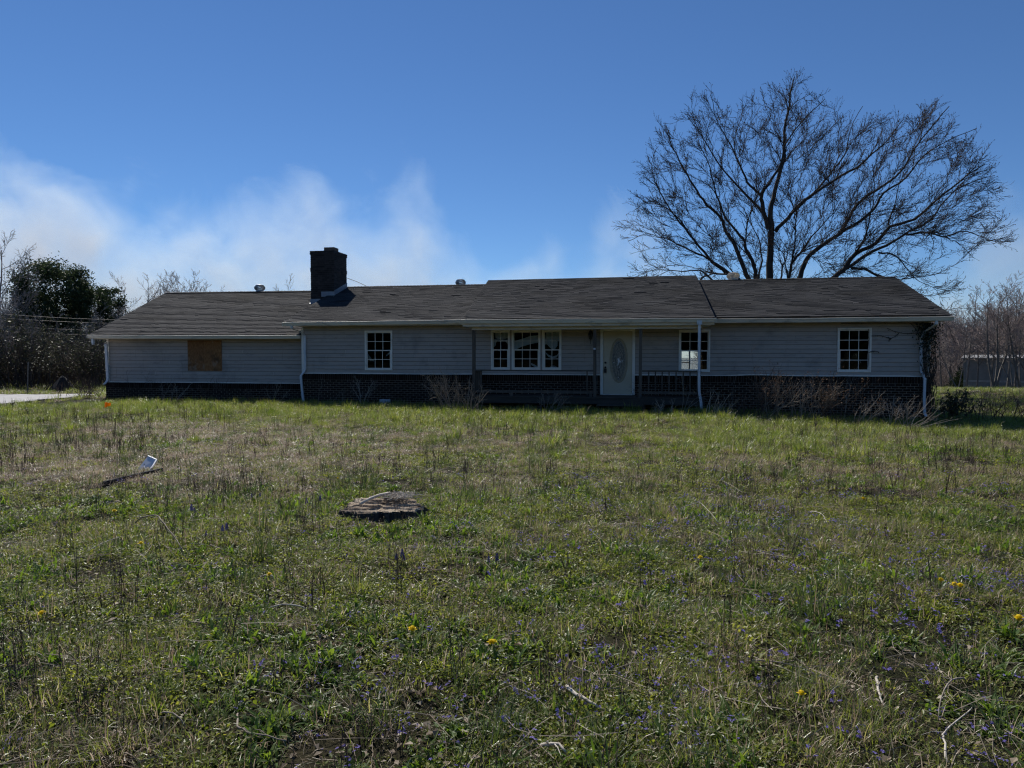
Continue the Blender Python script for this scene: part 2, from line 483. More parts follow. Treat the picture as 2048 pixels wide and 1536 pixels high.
def axis(lo, hi, step, far):
    a = list(np.arange(lo, hi + 1e-6, step))
    s = step; x = hi
    while x < far: s *= 1.25; x += s; a.append(x)
    s = step; x = lo
    while x > -far: s *= 1.25; x -= s; a.insert(0, x)
    return np.array(a)


gx = axis(-16, 28, 0.25, 900)
gy = axis(-23, 14, 0.25, 900)
X, Y = np.meshgrid(gx, gy)
Z = gz(X, Y) + (fbm(X * 2.2, Y * 2.2, 8, 3) - 0.5) * 0.09
nx, ny = len(gx), len(gy)
vs = np.stack([X.ravel(), Y.ravel(), Z.ravel()], 1)
ii = (np.arange(ny - 1)[:, None] * nx + np.arange(nx - 1)[None, :]).ravel()
fs = np.stack([ii, ii + 1, ii + nx + 1, ii + nx], 1)
me = bpy.data.meshes.new('ground')
me.from_pydata(vs.tolist(), [], fs.tolist())
me.materials.append(M['soil'])
me.polygons.foreach_set('use_smooth', [True] * len(me.polygons))
tag(link(me, 'ground'), 'weedy early spring lawn in front of and around the house', None, None, 'structure')

# gravel drive at the left end of the house
DRIVE = [(-9.75, 1.6), (-9.25, -0.9), (-8.75, -3.6), (-10.5, -6.0), (-22, -9.5), (-60, -14), (-60, -4.5), (-22, -1.8), (-13.1, 0.6), (-11.2, 1.9)]


def in_poly(px, py, poly):
    px = np.asarray(px, float); py = np.asarray(py, float)
    c = np.zeros(px.shape, bool)
    n = len(poly)
    for i in range(n):
        x0, y0 = poly[i]; x1, y1 = poly[(i + 1) % n]
        cond = (y0 > py) != (y1 > py)
        with np.errstate(divide='ignore', invalid='ignore'):
            xi = (x1 - x0) * (py - y0) / (y1 - y0 + 1e-12) + x0
        c ^= cond & (px < xi)
    return c


mb = MB()
st = 0.4
for i in np.arange(-60, -8, st):
    for j in np.arange(-14.5, 2.5, st):
        if in_poly(i + st / 2, j + st / 2, DRIVE):
            q = [(i, j), (i + st, j), (i + st, j + st), (i, j + st)]
            mb.add([(a, b_, gzf(a, b_) + 0.055 + 0.012 * rng.random() * 0) for a, b_ in q], [(0, 1, 2, 3)])
tag(mb.build('driveway', M['gravel'], kind='structure', smooth=True), 'pale gravel driveway at the left end of the house')

# ------------------------------------------------------------------ the house
house = thing('ranch_house', 'long low grey ranch house with dark brick base and shingle roof', 'house')
L = 20.2                     # main block runs from x = 0 to L, its front wall stands at y = 0; the wing at y = 0.5
WV = 0.5                     # front wall of the wing
WL = -8.2


def wall_boxes(mb, u0, u1, z0, z1, v0, v1, openings):
    us = sorted({u0, u1, *[o[0] for o in openings], *[o[1] for o in openings]})
    zs = sorted({z0, z1, *[o[2] for o in openings], *[o[3] for o in openings]})
    us = [u for u in us if u0 <= u <= u1]; zs = [z for z in zs if z0 <= z <= z1]
    for a, b_ in zip(us[:-1], us[1:]):
        for c, d in zip(zs[:-1], zs[1:]):
            um, zm = (a + b_) / 2, (c + d) / 2
            if any(o[0] < um < o[1] and o[2] < zm < o[3] for o in openings): continue
            mb.box(a, v0, c, b_, v1, d)


OP_MAIN = [(2.335, 3.31, 1.19, 2.54), (6.79, 9.13, 1.22, 2.53), (12.90, 13.845, 1.18, 2.50), (17.63, 18.575, 1.19, 2.525), (10.42, 11.51, 0.40, 2.56)]
OP_BACK = [(13.2, 14.3, 0.75, 1.95)]
mb = MB()
wall_boxes(mb, 0.0, L, -0.6, 2.70, 0.004, 0.14, OP_MAIN)
wall_boxes(mb, 0.0, L, -0.4, 2.70, 8.56, 8.70, OP_BACK)
mb.box(0.0, 0.14, -0.4, 0.14, 8.56, 2.70)
mb.box(L - 0.14, 0.14, -0.4, L, 8.56, 2.70)
for u in (0.02, L - 0.12):                                   # gables
    P = [(0.05, 2.70), (8.65, 2.70), (4.35, 4.42)]
    mb.add([(u, a, b_) for a, b_ in P] + [(u + 0.1, a, b_) for a, b_ in P], [(0, 2, 1), (3, 4, 5), (0, 1, 4, 3), (1, 2, 5, 4), (2, 0, 3, 5)])
mb.box(WL, WV + 0.004, -0.4, -0.002, WV + 0.14, 2.30)
mb.box(WL, 8.2, -0.4, -0.002, 8.34, 2.30)
mb.box(WL, WV + 0.14, -0.4, WL + 0.14, 8.2, 2.30)
P = [(WV + 0.05, 2.30), (8.3, 2.30), (4.35, 4.25)]
mb.add([(WL + 0.02, a, b_) for a, b_ in P] + [(WL + 0.12, a, b_) for a, b_ in P], [(0, 2, 1), (3, 4, 5), (0, 1, 4, 3), (1, 2, 5, 4), (2, 0, 3, 5)])
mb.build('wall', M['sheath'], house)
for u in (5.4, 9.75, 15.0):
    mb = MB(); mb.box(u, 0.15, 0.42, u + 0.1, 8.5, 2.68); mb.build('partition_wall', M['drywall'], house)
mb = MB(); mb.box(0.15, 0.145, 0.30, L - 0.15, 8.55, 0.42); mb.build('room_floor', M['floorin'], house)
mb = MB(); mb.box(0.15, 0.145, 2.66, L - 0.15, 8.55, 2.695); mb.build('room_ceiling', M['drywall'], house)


def board_wave(u, k):
    return 0.004 * math.sin(u * 1.3 + k * 2.1) + 0.003 * math.sin(u * 3.7 + k)


def siding(u0, u1, zb, zt, v, openings, joints, bottomwave=None):
    n = round((zt - zb) / 0.135)
    e = (zt - zb) / n
    for k in range(n):
        z0 = zb + k * e; z1 = z0 + e
        cuts = [u0] + sorted(j for j in joints[k % len(joints)] if u0 < j < u1) + [u1]
        segs = list(zip(cuts[:-1], cuts[1:]))
        for (a, b_) in segs:
            pieces = [(a, b_, z0, z1)]
            for (o0, o1, p0, p1) in openings:
                np_ = []
                for (s, t, c, d) in pieces:
                    if o1 <= s or o0 >= t or p1 <= c + 0.005 or p0 >= d - 0.005:
                        np_.append((s, t, c, d)); continue
                    if s < o0: np_.append((s, o0, c, d))
                    if o1 < t: np_.append((o1, t, c, d))
                    if p0 > c + 0.01: np_.append((max(s, o0), min(t, o1), c, p0))
                    if p1 < d - 0.01: np_.append((max(s, o0), min(t, o1), p1, d))
                pieces = np_
            full = [p for p in pieces if p[3] - p[2] > e - 0.02]
            part = [p for p in pieces if p not in full]
            groups = [[p] for p in full]
            for p in part:
                if groups: min(groups, key=lambda g_: min(abs(g_[0][0] - p[1]), abs(g_[0][1] - p[0]))).append(p)
                else: groups.append([p])
            for gr in groups:
                mb = MB()
                for (s, t, c, d) in gr:
                    m_ = max(2, int((t - s) / 0.5) + 1)
                    us = [s + 0.002 + (t - s - 0.004) * i / m_ for i in range(m_ + 1)]
                    fb = (c - z0) / e; ft = (d - z0) / e
                    yb = -0.026 + 0.022 * fb; yt = -0.026 + 0.022 * ft
                    path = []
                    for u in us:
                        bw = bottomwave(u) * (1 - fb) if (bottomwave and k == 0) else 0
                        path.append((u, board_wave(u, k), 0, bw))
                    o = len(mb.v)
                    tn = rng.random()
                    for (u, dv, dz, bw) in path:
                        for (yy, zz, fl) in ((yb, c + 0.001 + bw, 1), (yb - 0.001, c + 0.012 + bw, 1), (yt, d - 0.005, 0), (0.0, d - 0.005, 0), (0.0, c + 0.001 + bw, 1)):
                            mb.v.append((u, v + yy + (dv * 0.5 if yy < 0 else 0), zz))
                    for i in range(len(path) - 1):
                        for j in range(5):
                            a_ = o + i * 5 + j; c_ = o + i * 5 + (j + 1) % 5
                            mb.f.append((a_, c_, c_ + 5, a_ + 5)); mb.m.append(0); mb.t.append(tn)
                    for base in (o, o + (len(path) - 1) * 5):
                        mb.f.append(tuple(base + j for j in range(5))); mb.m.append(0); mb.t.append(tn)
                mb.build('siding_board', M['siding'], house)


def bwave(u):                     # the lowest course has sagged away in places
    return 0.035 * math.exp(-((u - 15.4) / 0.8) ** 2) - 0.012 * math.exp(-((u - 14.0) / 0.7) ** 2)


siding(0.0, L, 1.085, 2.70, 0.0, OP_MAIN, [(4.1, 9.9, 16.4), (1.6, 5.2, 14.6), (3.7, 10.1, 15.9), (4.6, 9.9, 17.2)], bwave)
BOARD = (-4.82, -3.44, 1.125, 2.245)
siding(WL, -0.005, 0.705, 2.30, WV, [], [(-2.6,), (-5.6,), (-1.4, -6.2), (-3.2,)])

for nm, u0, u1, z, v in (('starter_strip', 0.0, 10.40, 1.055, 0.0), ('starter_strip', 11.52, L, 1.055, 0.0), ('starter_strip', WL, -0.01, 0.68, WV)):
    mb = MB()
    n = int((u1 - u0) / 0.4) + 1
    path = []
    for i in range(n + 1):
        u = u0 + (u1 - u0) * i / n
        path.append((u, 0.004 * math.sin(u * 2.3), bwave(u) + 0.006 * math.sin(u * 1.1) + 0.003 * math.sin(u * 4.3)))
    mb.extrude([(v - 0.035, z - 0.006), (v - 0.035, z + 0.030), (v + 0.001, z + 0.030), (v + 0.001, z - 0.006)], path)
    mb.build(nm, M['trim'], house)
mb = MB(); mb.box(WL - 0.03, WV - 0.03, 0.70, WL + 0.045, WV + 0.06, 2.30); mb.build('corner_trim', M['trim'], house)
mb = MB(); mb.box(L - 0.045, -0.03, 1.08, L + 0.03, 0.06, 2.70); mb.build('corner_trim', M['trim'], house)
mb = MB(); mb.box(-0.03, -0.03, 1.08, 0.045, 0.06, 2.66); mb.build('corner_trim', M['trim'], house)

# bricks: a soldier row over stretcher courses, mortar set back
BR = []


def brick_field(u0, u1, ztop, zbot, v, gap=None, solid=0.205):
    for side in ([(u0, gap[0]), (gap[1], u1)] if gap else [(u0, u1)]):
        a, b_ = side
        mb = MB(); mb.box(a + 0.004, v - 0.088, zbot - 0.1, b_ - 0.004, v - 0.003, ztop - 0.012)
        mb.build('mortar', M['mortar'], house)
        n = int((b_ - a) / 0.0775); w_ = (b_ - a) / n
        for i in range(n):
            BR.append((a + i * w_ + 0.005, a + (i + 1) * w_ - 0.005, ztop - solid, ztop, v))
        z = ztop - solid - 0.012; r = 0
        while z > zbot:
            u = a - (0.1075 if r % 2 else 0)
            while u < b_:
                c0, c1 = max(u, a), min(u + 0.205, b_)
                if c1 - c0 > 0.03: BR.append((c0 + 0.006, c1 - 0.006, z - 0.059, z, v))
                u += 0.215
            z -= 0.075; r += 1


brick_field(0.0, L + 0.06, 1.05, -0.44, 0.0, (10.40, 11.52))
brick_field(WL - 0.06, -0.005, 0.675, -0.10, WV)
BR.sort(key=lambda q: -((q[1] - q[0]) * (q[3] - q[2]) / ((q[0] - CAM.x) ** 2 + CAM.y ** 2)) if (q[0] > 14.2 and q[2] > 0.0) else 0)
unit = MB(); unit.box(-0.5, -0.5, -0.5, 0.5, 0.5, 0.5)
bmesh_ = [unit.mesh('brick', M['brick'])]
for k in range(5):
    u_ = MB(); u_.box(-0.5, -0.5, -0.5, 0.5, 0.5, 0.5, t=k / 4.0); bmesh_.append(u_.mesh('brick', M['brick']))
rest = MB()
for i, (a, b_, c, d, v) in enumerate(BR):
    y0 = v - 0.096 - rng.random() * 0.005
    j = (rng.random() - 0.5) * 0.004
    if i < 296:
        o = link(bmesh_[1 + rng.randrange(5)], 'brick', house)
        o.location = ((a + b_) / 2, (y0 + v - 0.01) / 2, (c + d) / 2 + j)
        o.scale = (b_ - a, v - 0.01 - y0, d - c)
        o.rotation_euler = (0, (rng.random() - 0.5) * 0.012, 0)
    else:
        rest.box(a, y0, c + j, b_, v - 0.01, d + j)
rest.build('brick', M['brick'], house, kind='stuff')


# ---- roofs
def bil(q, s, t):
    a, b_, c, d = q
    return tuple((a[i] * (1 - s) + b_[i] * s) * (1 - t) + (d[i] * (1 - s) + c[i] * s) * t for i in range(3))


def roof_slab(name, q, th, parent, mat=None):
    mb = MB()
    q = [(p[0], p[1], p[2] - 0.045) for p in q]
    lo = [(p[0], p[1], p[2] - th) for p in q]
    mb.hexa([lo[0], lo[1], lo[2], lo[3]] + list(q))
    return mb.build(name, mat or M['roofdeck'], parent)


def shingles(q, parent, sag=0.015, seed=0):
    r = random.Random(seed)
    mb = MB()
    slope = (Vector(q[3]) - Vector(q[0])).length
    wid = (Vector(q[1]) - Vector(q[0])).length
    n = round(slope / 0.137)
    nrm = (Vector(q[1]) - Vector(q[0])).cross(Vector(q[3]) - Vector(q[0])).normalized()

    def pt(s, t, h):
        p = bil(q, s, t)
        h = h + sag * math.sin(s * wid * 0.45 + seed) * math.sin(t * PI)
        return (p[0] + nrm.x * h, p[1] + nrm.y * h, p[2] + nrm.z * h)
    for i in range(n):
        t0 = i / n - (0.006 if i == 0 else 0); t1 = min(1.0, (i + 1.35) / n)
        x = -r.random() * 0.3
        while x < wid:
            wd = r.choice((0.16, 0.22, 0.30, 0.34, 0.4))
            a, b_ = max(0, x) / wid, min(wid, x + wd) / wid
            x += wd
            if b_ - a < 0.001: continue
            h0 = 0.022 + r.random() * 0.009 + (0.012 if r.random() < 0.02 else 0); h1 = 0.004
            dt = (r.random() - 0.5) * 0.030 / slope
            g = 0.0012 / wid
            A = pt(a + g, t0 + dt, h0); B = pt(b_ - g, t0 + dt, h0); C_ = pt(b_ - g, t1, h1); D = pt(a + g, t1, h1)
            A0 = pt(a + g, t0 + dt, h0 - 0.022); B0 = pt(b_ - g, t0 + dt, h0 - 0.022)
            tn = r.random()
            mb.add([A, B, C_, D, A0, B0], [(0, 1, 2, 3), (4, 5, 1, 0)], 0, tn)
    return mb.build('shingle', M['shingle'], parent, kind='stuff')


def ridge_cap(a, b_, parent, seed=1):
    r = random.Random(seed)
    mb = MB()
    a = Vector(a); b_ = Vector(b_)
    n = int((b_ - a).length / 0.14)
    for i in range(n):
        p = a.lerp(b_, i / n); q = a.lerp(b_, (i + 1.3) / n)
        h0 = 0.035 + r.random() * 0.006; h1 = 0.026
        dx = 0.14
        mb.add([(p.x, p.y - dx, p.z - 0.02 + h0 - 0.02), (q.x, q.y - dx, q.z - 0.02 + h1 - 0.02), (p.x, p.y, p.z + h0), (q.x, q.y, q.z + h1),
                (p.x, p.y + dx, p.z - 0.02 + h0 - 0.02), (q.x, q.y + dx, q.z - 0.02 + h1 - 0.02)], [(0, 1, 3, 2), (2, 3, 5, 4)], 0, r.random())
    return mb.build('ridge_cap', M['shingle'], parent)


QM = [(-0.45, -0.50, 2.865), (L + 0.40, -0.50, 2.865), (L + 0.40, 4.35, 4.485), (-0.45, 4.35, 4.485)]
QMB = [(L + 0.40, 9.2, 2.865), (-0.45, 9.2, 2.865), (-0.45, 4.35, 4.485), (L + 0.40, 4.35, 4.485)]
QW = [(-8.55, 0.0, 2.465), (-0.03, 0.0, 2.43), (-0.03, 4.35, 4.34), (-8.55, 4.35, 4.385)]
QWB = [(-0.03, 8.7, 2.43), (-8.55, 8.7, 2.465), (-8.55, 4.35, 4.385), (-0.03, 4.35, 4.34)]
QP = [(6.20, -1.55, 2.835), (13.84, -1.55, 2.815), (13.69, 4.25, 4.675), (5.75, 4.25, 4.645)]
rf = roof_slab('roof', QM, 0.05, house)
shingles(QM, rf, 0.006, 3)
roof_slab('back_slope', QMB, 0.05, rf)
ridge_cap(QM[3], QM[2], rf, 5)
rw = roof_slab('roof', QW, 0.05, house)
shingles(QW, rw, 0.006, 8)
roof_slab('back_slope', QWB, 0.05, rw)
ridge_cap(QW[3], QW[2], rw, 6)
rp = roof_slab('roof', QP, 0.10, house)
rp['label'] = 'raised porch roof laid over the main roof'
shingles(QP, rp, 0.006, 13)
mb = MB()
mb.hexa([(5.76, 4.25, 4.54), (13.68, 4.25, 4.57), (13.66, 4.75, 4.33), (5.78, 4.75, 4.30), (5.76, 4.25, 4.655), (13.68, 4.25, 4.685), (13.66, 4.75, 4.47), (5.78, 4.75, 4.44)])
mb.build('back_slope', M['roofdeck'], rp)
mb = MB()
mb.hexa([(13.69, 4.2, 4.4), (13.72, 4.2, 4.4), (13.87, -1.5, 2.70), (13.84, -1.5, 2.70), (13.69, 4.2, 4.62), (13.72, 4.2, 4.62), (13.87, -1.5, 2.795), (13.84, -1.5, 2.795)])
mb.build('rake_board', M['wood_grey'], rp)
mb = MB()
mb.hexa([(5.72, 4.2, 4.4), (5.75, 4.2, 4.4), (6.19, -1.5, 2.72), (6.16, -1.5, 2.72), (5.72, 4.2, 4.58), (5.75, 4.2, 4.58), (6.19, -1.5, 2.79), (6.16, -1.5, 2.79)])
mb.build('rake_board', M['wood_grey'], rp)
for (a, b_, ev, ez, rz, par, dx) in ((-0.455, -0.425, -0.5, 2.81, 4.43, rf, 0), (L + 0.375, L + 0.405, -0.5, 2.81, 4.43, rf, 0), (-8.555, -8.525, 0.0, 2.41, 4.33, rw, 0)):
    mb = MB()
    for (y0, y1) in ((ev, 4.35), (8.7 - ev, 4.35)):
        mb.hexa([(a, y0, ez - 0.12), (b_, y0, ez - 0.12), (b_, y1, rz - 0.12), (a, y1, rz - 0.12), (a, y0, ez + 0.002), (b_, y0, ez + 0.002), (b_, y1, rz + 0.002), (a, y1, rz + 0.002)])
    mb.build('rake_board', M['gutter'], par)

# soffits and gutters
for (u0, u1, v0, v1, z) in ((-0.0, L + 0.30, -0.49, -0.003, 2.70), (-8.5, -0.05, 0.02, WV - 0.003, 2.30)):
    mb = MB(); mb.box(u0, v0, z, u1, v1, z + 0.018); mb.build('soffit', M['gutter'], house)
mb = MB(); mb.box(6.3, -1.50, 2.585, 13.75, -0.006, 2.60); mb.build('porch_ceiling', M['gutter'], house)


def gutter(u0, u1, v, z0, z1, h=0.125, d=0.11, sag=0.008, name='gutter'):
    mb = MB()
    n = max(4, int((u1 - u0) / 0.6))
    path = []
    for i in range(n + 1):
        s = i / n
        u = u0 + (u1 - u0) * s
        path.append((u, 0.004 * math.sin(u * 1.7), (z1 - z0) * s - sag * math.sin(s * PI) + 0.004 * math.sin(u * 2.1 + 1)))
    z = z0
    prof = [(v, z), (v - 0.012, z - 0.004), (v - 0.012, z - 0.03), (v + 0.004, z - 0.045), (v + 0.03, z - h), (v + d, z - h), (v + d, z - 0.004), (v + d - 0.006, z - 0.004),
            (v + d - 0.006, z - h + 0.006), (v + 0.034, z - h + 0.006), (v + 0.010, z - 0.05)]
    mb.extrude(prof, path)
    g_ = mb.build(name, M['gutter'], house)
    mb = MB()
    for (u, dv, dz) in (path[0], path[-1]):
        mb.box(u - 0.004, v - 0.006 + dv, z - h + dz, u + 0.004, v + d + dv, z - 0.004 + dz)
    mb.build('end_cap', M['gutter'], g_)
    mb = MB()
    u = u0 + 0.4
    while u < u1:
        mb.box(u, v + 0.001, z + (z1 - z0) * (u - u0) / (u1 - u0) - 0.016, u + 0.02, v + d + 0.02, z + (z1 - z0) * (u - u0) / (u1 - u0) - 0.012)
        u += 0.9
    mb.build('hanger', M['gutter'], g_)
    return g_


gutter(-0.42, 6.10, -0.615, 2.835, 2.870)
gutter(13.95, L + 0.42, -0.615, 2.820, 2.830)
gutter(6.14, 13.88, -1.665, 2.812, 2.790, sag=-0.004)
gutter(-8.57, -0.06, -0.115, 2.452, 2.405)
for (u0, u1, v, z0, z1) in ((-0.40, L + 0.36, -0.505, 2.715, 2.81), (6.2, 13.84, -1.545, 2.60, 2.73), (-8.5, -0.05, -0.002, 2.30, 2.39)):
    mb = MB(); mb.box(u0, v, z0, u1, v + 0.02, z1); mb.build('fascia', M['gutter'], house)


def downspout(pts, w_=0.075, d=0.055):
    mb = MB()
    o = 0
    ring = [(-w_ / 2, -d / 2), (w_ / 2, -d / 2), (w_ / 2, d / 2), (-w_ / 2, d / 2)]
    for (x, y, z) in pts:
        for (a, b_) in ring: mb.v.append((x + a, y + b_, z))
    for i in range(len(pts) - 1):
        for j in range(4):
            a = i * 4 + j; b_ = i * 4 + (j + 1) % 4
            mb.f.append((a, b_, b_ + 4, a + 4)); mb.m.append(0); mb.t.append(0.5)
    mb.f.append((3, 2, 1, 0)); n = (len(pts) - 1) * 4; mb.f.append((n, n + 1, n + 2, n + 3)); mb.m += [0, 0]; mb.t += [0.5, 0.5]
    o = mb.build('downspout', M['pipe'], house)
    mb = MB()
    for z in (0.45, 0.78):
        for i in range(len(pts) - 1):
            if pts[i][2] > pts[-1][2] + (pts[0][2] - pts[-1][2]) * z >= pts[i + 1][2]:
                zz = pts[-1][2] + (pts[0][2] - pts[-1][2]) * z
                f = (pts[i][2] - zz) / (pts[i][2] - pts[i + 1][2])
                x = pts[i][0] + (pts[i + 1][0] - pts[i][0]) * f; y = pts[i][1] + (pts[i + 1][1] - pts[i][1]) * f
                mb.box(x - w_ / 2 - 0.006, y - d / 2 - 0.006, zz, x + w_ / 2 + 0.006, y + d / 2 + 0.006, zz + 0.025)
    mb.build('strap', M['pipe'], o)
    return o


downspout([(-0.12, -0.56, 2.715), (-0.12, -0.54, 2.62), (0.06, -0.20, 2.50), (0.115, -0.06, 2.38), (0.115, -0.06, 1.22), (0.09, -0.09, 1.12), (0.00, -0.15, 0.98), (0.00, -0.15, 0.9), (0.05, -0.14, 0.3), (0.10, -0.15, -0.05)])
downspout([(L - 0.02, -0.56, 2.70), (L - 0.02, -0.54, 2.60), (L - 0.17, -0.22, 2.43), (L - 0.235, -0.06, 2.30), (L - 0.24, -0.06, 1.8), (L - 0.22, -0.06, 1.22), (L - 0.15, -0.15, 1.0), (L - 0.16, -0.15, 0.4), (L - 0.14, -0.16, -0.02), (L - 0.12, -0.22, -0.12)])
downspout([(13.40, -1.63, 2.69), (13.40, -1.63, 2.3), (13.40, -1.62, 1.6), (13.41, -1.61, 0.75), (13.42, -1.60, 0.6), (13.475, -1.58, 0.3), (13.485, -1.58, 0.03)])
downspout([(-8.21, 0.40, 2.14), (-8.20, 0.42, 1.4), (-8.19, 0.43, 0.78), (-8.22, 0.42, 0.70), (-8.29, 0.36, 0.60)], 0.10)
mb = MB(); mb.box(13.33, -1.69, 2.60, 13.47, -1.56, 2.72); mb.build('outlet', M['pipe'], house)
mb = MB(); mb.box(-8.46, -0.04, 2.16, -8.37, 0.04, 2.33); mb.box(-8.45, -0.03, 2.10, -8.38, 0.03, 2.16); mb.build('outlet', M['pipe'], house)

# ---- chimney
ch = MB()
CU0, CU1, CV0, CV1, CT = -1.15, -0.17, 3.0, 4.22, 5.80
ch.box(CU0 + 0.012, CV0 + 0.012, 3.4, CU1 - 0.012, CV1 - 0.012, CT - 0.01)
chim = ch.build('chimney', M['mortar2'], house)
mb = MB()
z = CT - 0.065; r = 0
while z > 3.45:
    ex = 0.022 if r < 2 else (0.014 if r in (9, 10) else 0.0)
    for (ax, a0, a1, fx, sg) in (('x', CU0, CU1, CV0, -1), ('y', CV0, CV1, CU1, 1), ('x', CU0, CU1, CV1, 1), ('y', CV0, CV1, CU0, -1)):
        n = 5 if ax == 'x' else 6
        wd = (a1 - a0) / n
        for i in range(-1, n):
            s0 = max(a0 - ex, a0 + (i + (0.5 if r % 2 else 0)) * wd); s1 = min(a1 + ex, a0 + (i + 1 + (0.5 if r % 2 else 0)) * wd)
            if i == n - 1 and r % 2 == 0: s1 = a1 + ex
            if s1 - s0 < 0.03: continue
            p = fx + sg * (ex + rng.random() * 0.003); q = fx - sg * 0.03
            lo, hi = min(p, q), max(p, q)
            if ax == 'x': mb.box(s0 + 0.004, lo, z, s1 - 0.004, hi, z + 0.064)
            else: mb.box(lo, s0 + 0.004, z, hi, s1 - 0.004, z + 0.064)
    z -= 0.074; r += 1
mb.build('brick', M['brick2'], chim, kind='stuff')
mb = MB()
mb.box(CU0 + 0.48, CV0 + 0.20, CT, CU0 + 0.90, CV0 + 0.22, CT + 0.16)
mb.box(CU0 + 0.48, CV0 + 0.60, CT, CU0 + 0.90, CV0 + 0.62, CT + 0.16)
mb.box(CU0 + 0.48, CV0 + 0.22, CT, CU0 + 0.50, CV0 + 0.60, CT + 0.16)
mb.box(CU0 + 0.88, CV0 + 0.22, CT, CU0 + 0.90, CV0 + 0.60, CT + 0.16)
mb.build('flue', M['flue'], chim)
mb = MB()
mb.box(-0.70, CV0 - 0.022, 4.00, CU1 + 0.012, CV0 - 0.006, 4.20)                       # apron on the main roof
mb.hexa([(CU1 + 0.006, CV0 - 0.02, 4.03), (CU1 + 0.02, CV0 - 0.02, 4.03), (CU1 + 0.02, CV1, 4.44), (CU1 + 0.006, CV1, 4.44),
         (CU1 + 0.006, CV0 - 0.02, 4.23), (CU1 + 0.02, CV0 - 0.02, 4.23), (CU1 + 0.02, CV1, 4.66), (CU1 + 0.006, CV1, 4.66)])
mb.box(CU0 - 0.02, CV0 - 0.03, 3.74, -0.74, CV0 - 0.012, 3.92)                           # apron on the wing roof
mb.hexa([(CU0 - 0.03, CV0 - 0.12, 3.72), (-1.0, CV0 - 0.10, 3.73), (-0.95, CV0 - 0.032, 3.76), (CU0 - 0.02, CV0 - 0.032, 3.76),
         (CU0 - 0.03, CV0 - 0.12, 3.735), (-1.0, CV0 - 0.10, 3.745), (-0.95, CV0 - 0.032, 3.775), (CU0 - 0.02, CV0 - 0.032, 3.775)])
mb.build('flashing', M['flash'], chim)
mb = MB(); mb.tube([(CU1, CV1 - 0.1, 4.86), (0.2, 4.3, 4.72), (0.62, 4.35, 4.53)], 0.010, 5); mb.build('guy_wire', M['galv'], house)


def turbine(x, y, z, rad, mat):
    mb = MB(); mb.lathe([(rad * 0.80, -0.25), (rad * 0.78, 0.0), (rad * 0.72, 0.02), (rad * 0.72, 0.10)], 20)
    o = mb.build('turbine_vent', mat, house); o.location = (x, y, z)
    mb = MB()
    n = 26
    for i in range(n):
        pts = []
        for k in range(8):
            t = k / 7
            a = 2 * PI * i / n + t * 0.35
            rr = rad * (0.62 + 0.42 * math.sin(PI * (0.12 + 0.80 * t)))
            pts.append((rr * math.cos(a), rr * math.sin(a), 0.085 + t * 0.215, a))
        for k in range(7):
            (x0, y0, z0, a0), (x1, y1, z1, a1) = pts[k], pts[k + 1]
            t0 = 0.15; f = 0.86
            mb.quad((x0, y0, z0), (x1, y1, z1), (x1 * f * math.cos(t0) - y1 * f * math.sin(t0), x1 * f * math.sin(t0) + y1 * f * math.cos(t0), z1),
                    (x0 * f * math.cos(t0) - y0 * f * math.sin(t0), x0 * f * math.sin(t0) + y0 * f * math.cos(t0), z0), 0, 0.5)
    mb.build('vane', mat, o)
    mb = MB(); mb.lathe([(rad * 0.72, 0.295), (rad * 0.70, 0.308), (rad * 0.35, 0.325), (0.02, 0.33)], 20); mb.build('cap', mat, o)


turbine(-4.27, 4.6, 4.37, 0.22, M['metal'])
turbine(4.53, 4.6, 4.43, 0.205, M['metal'])
turbine(15.07, 4.62, 4.48, 0.235, M['gutter'])


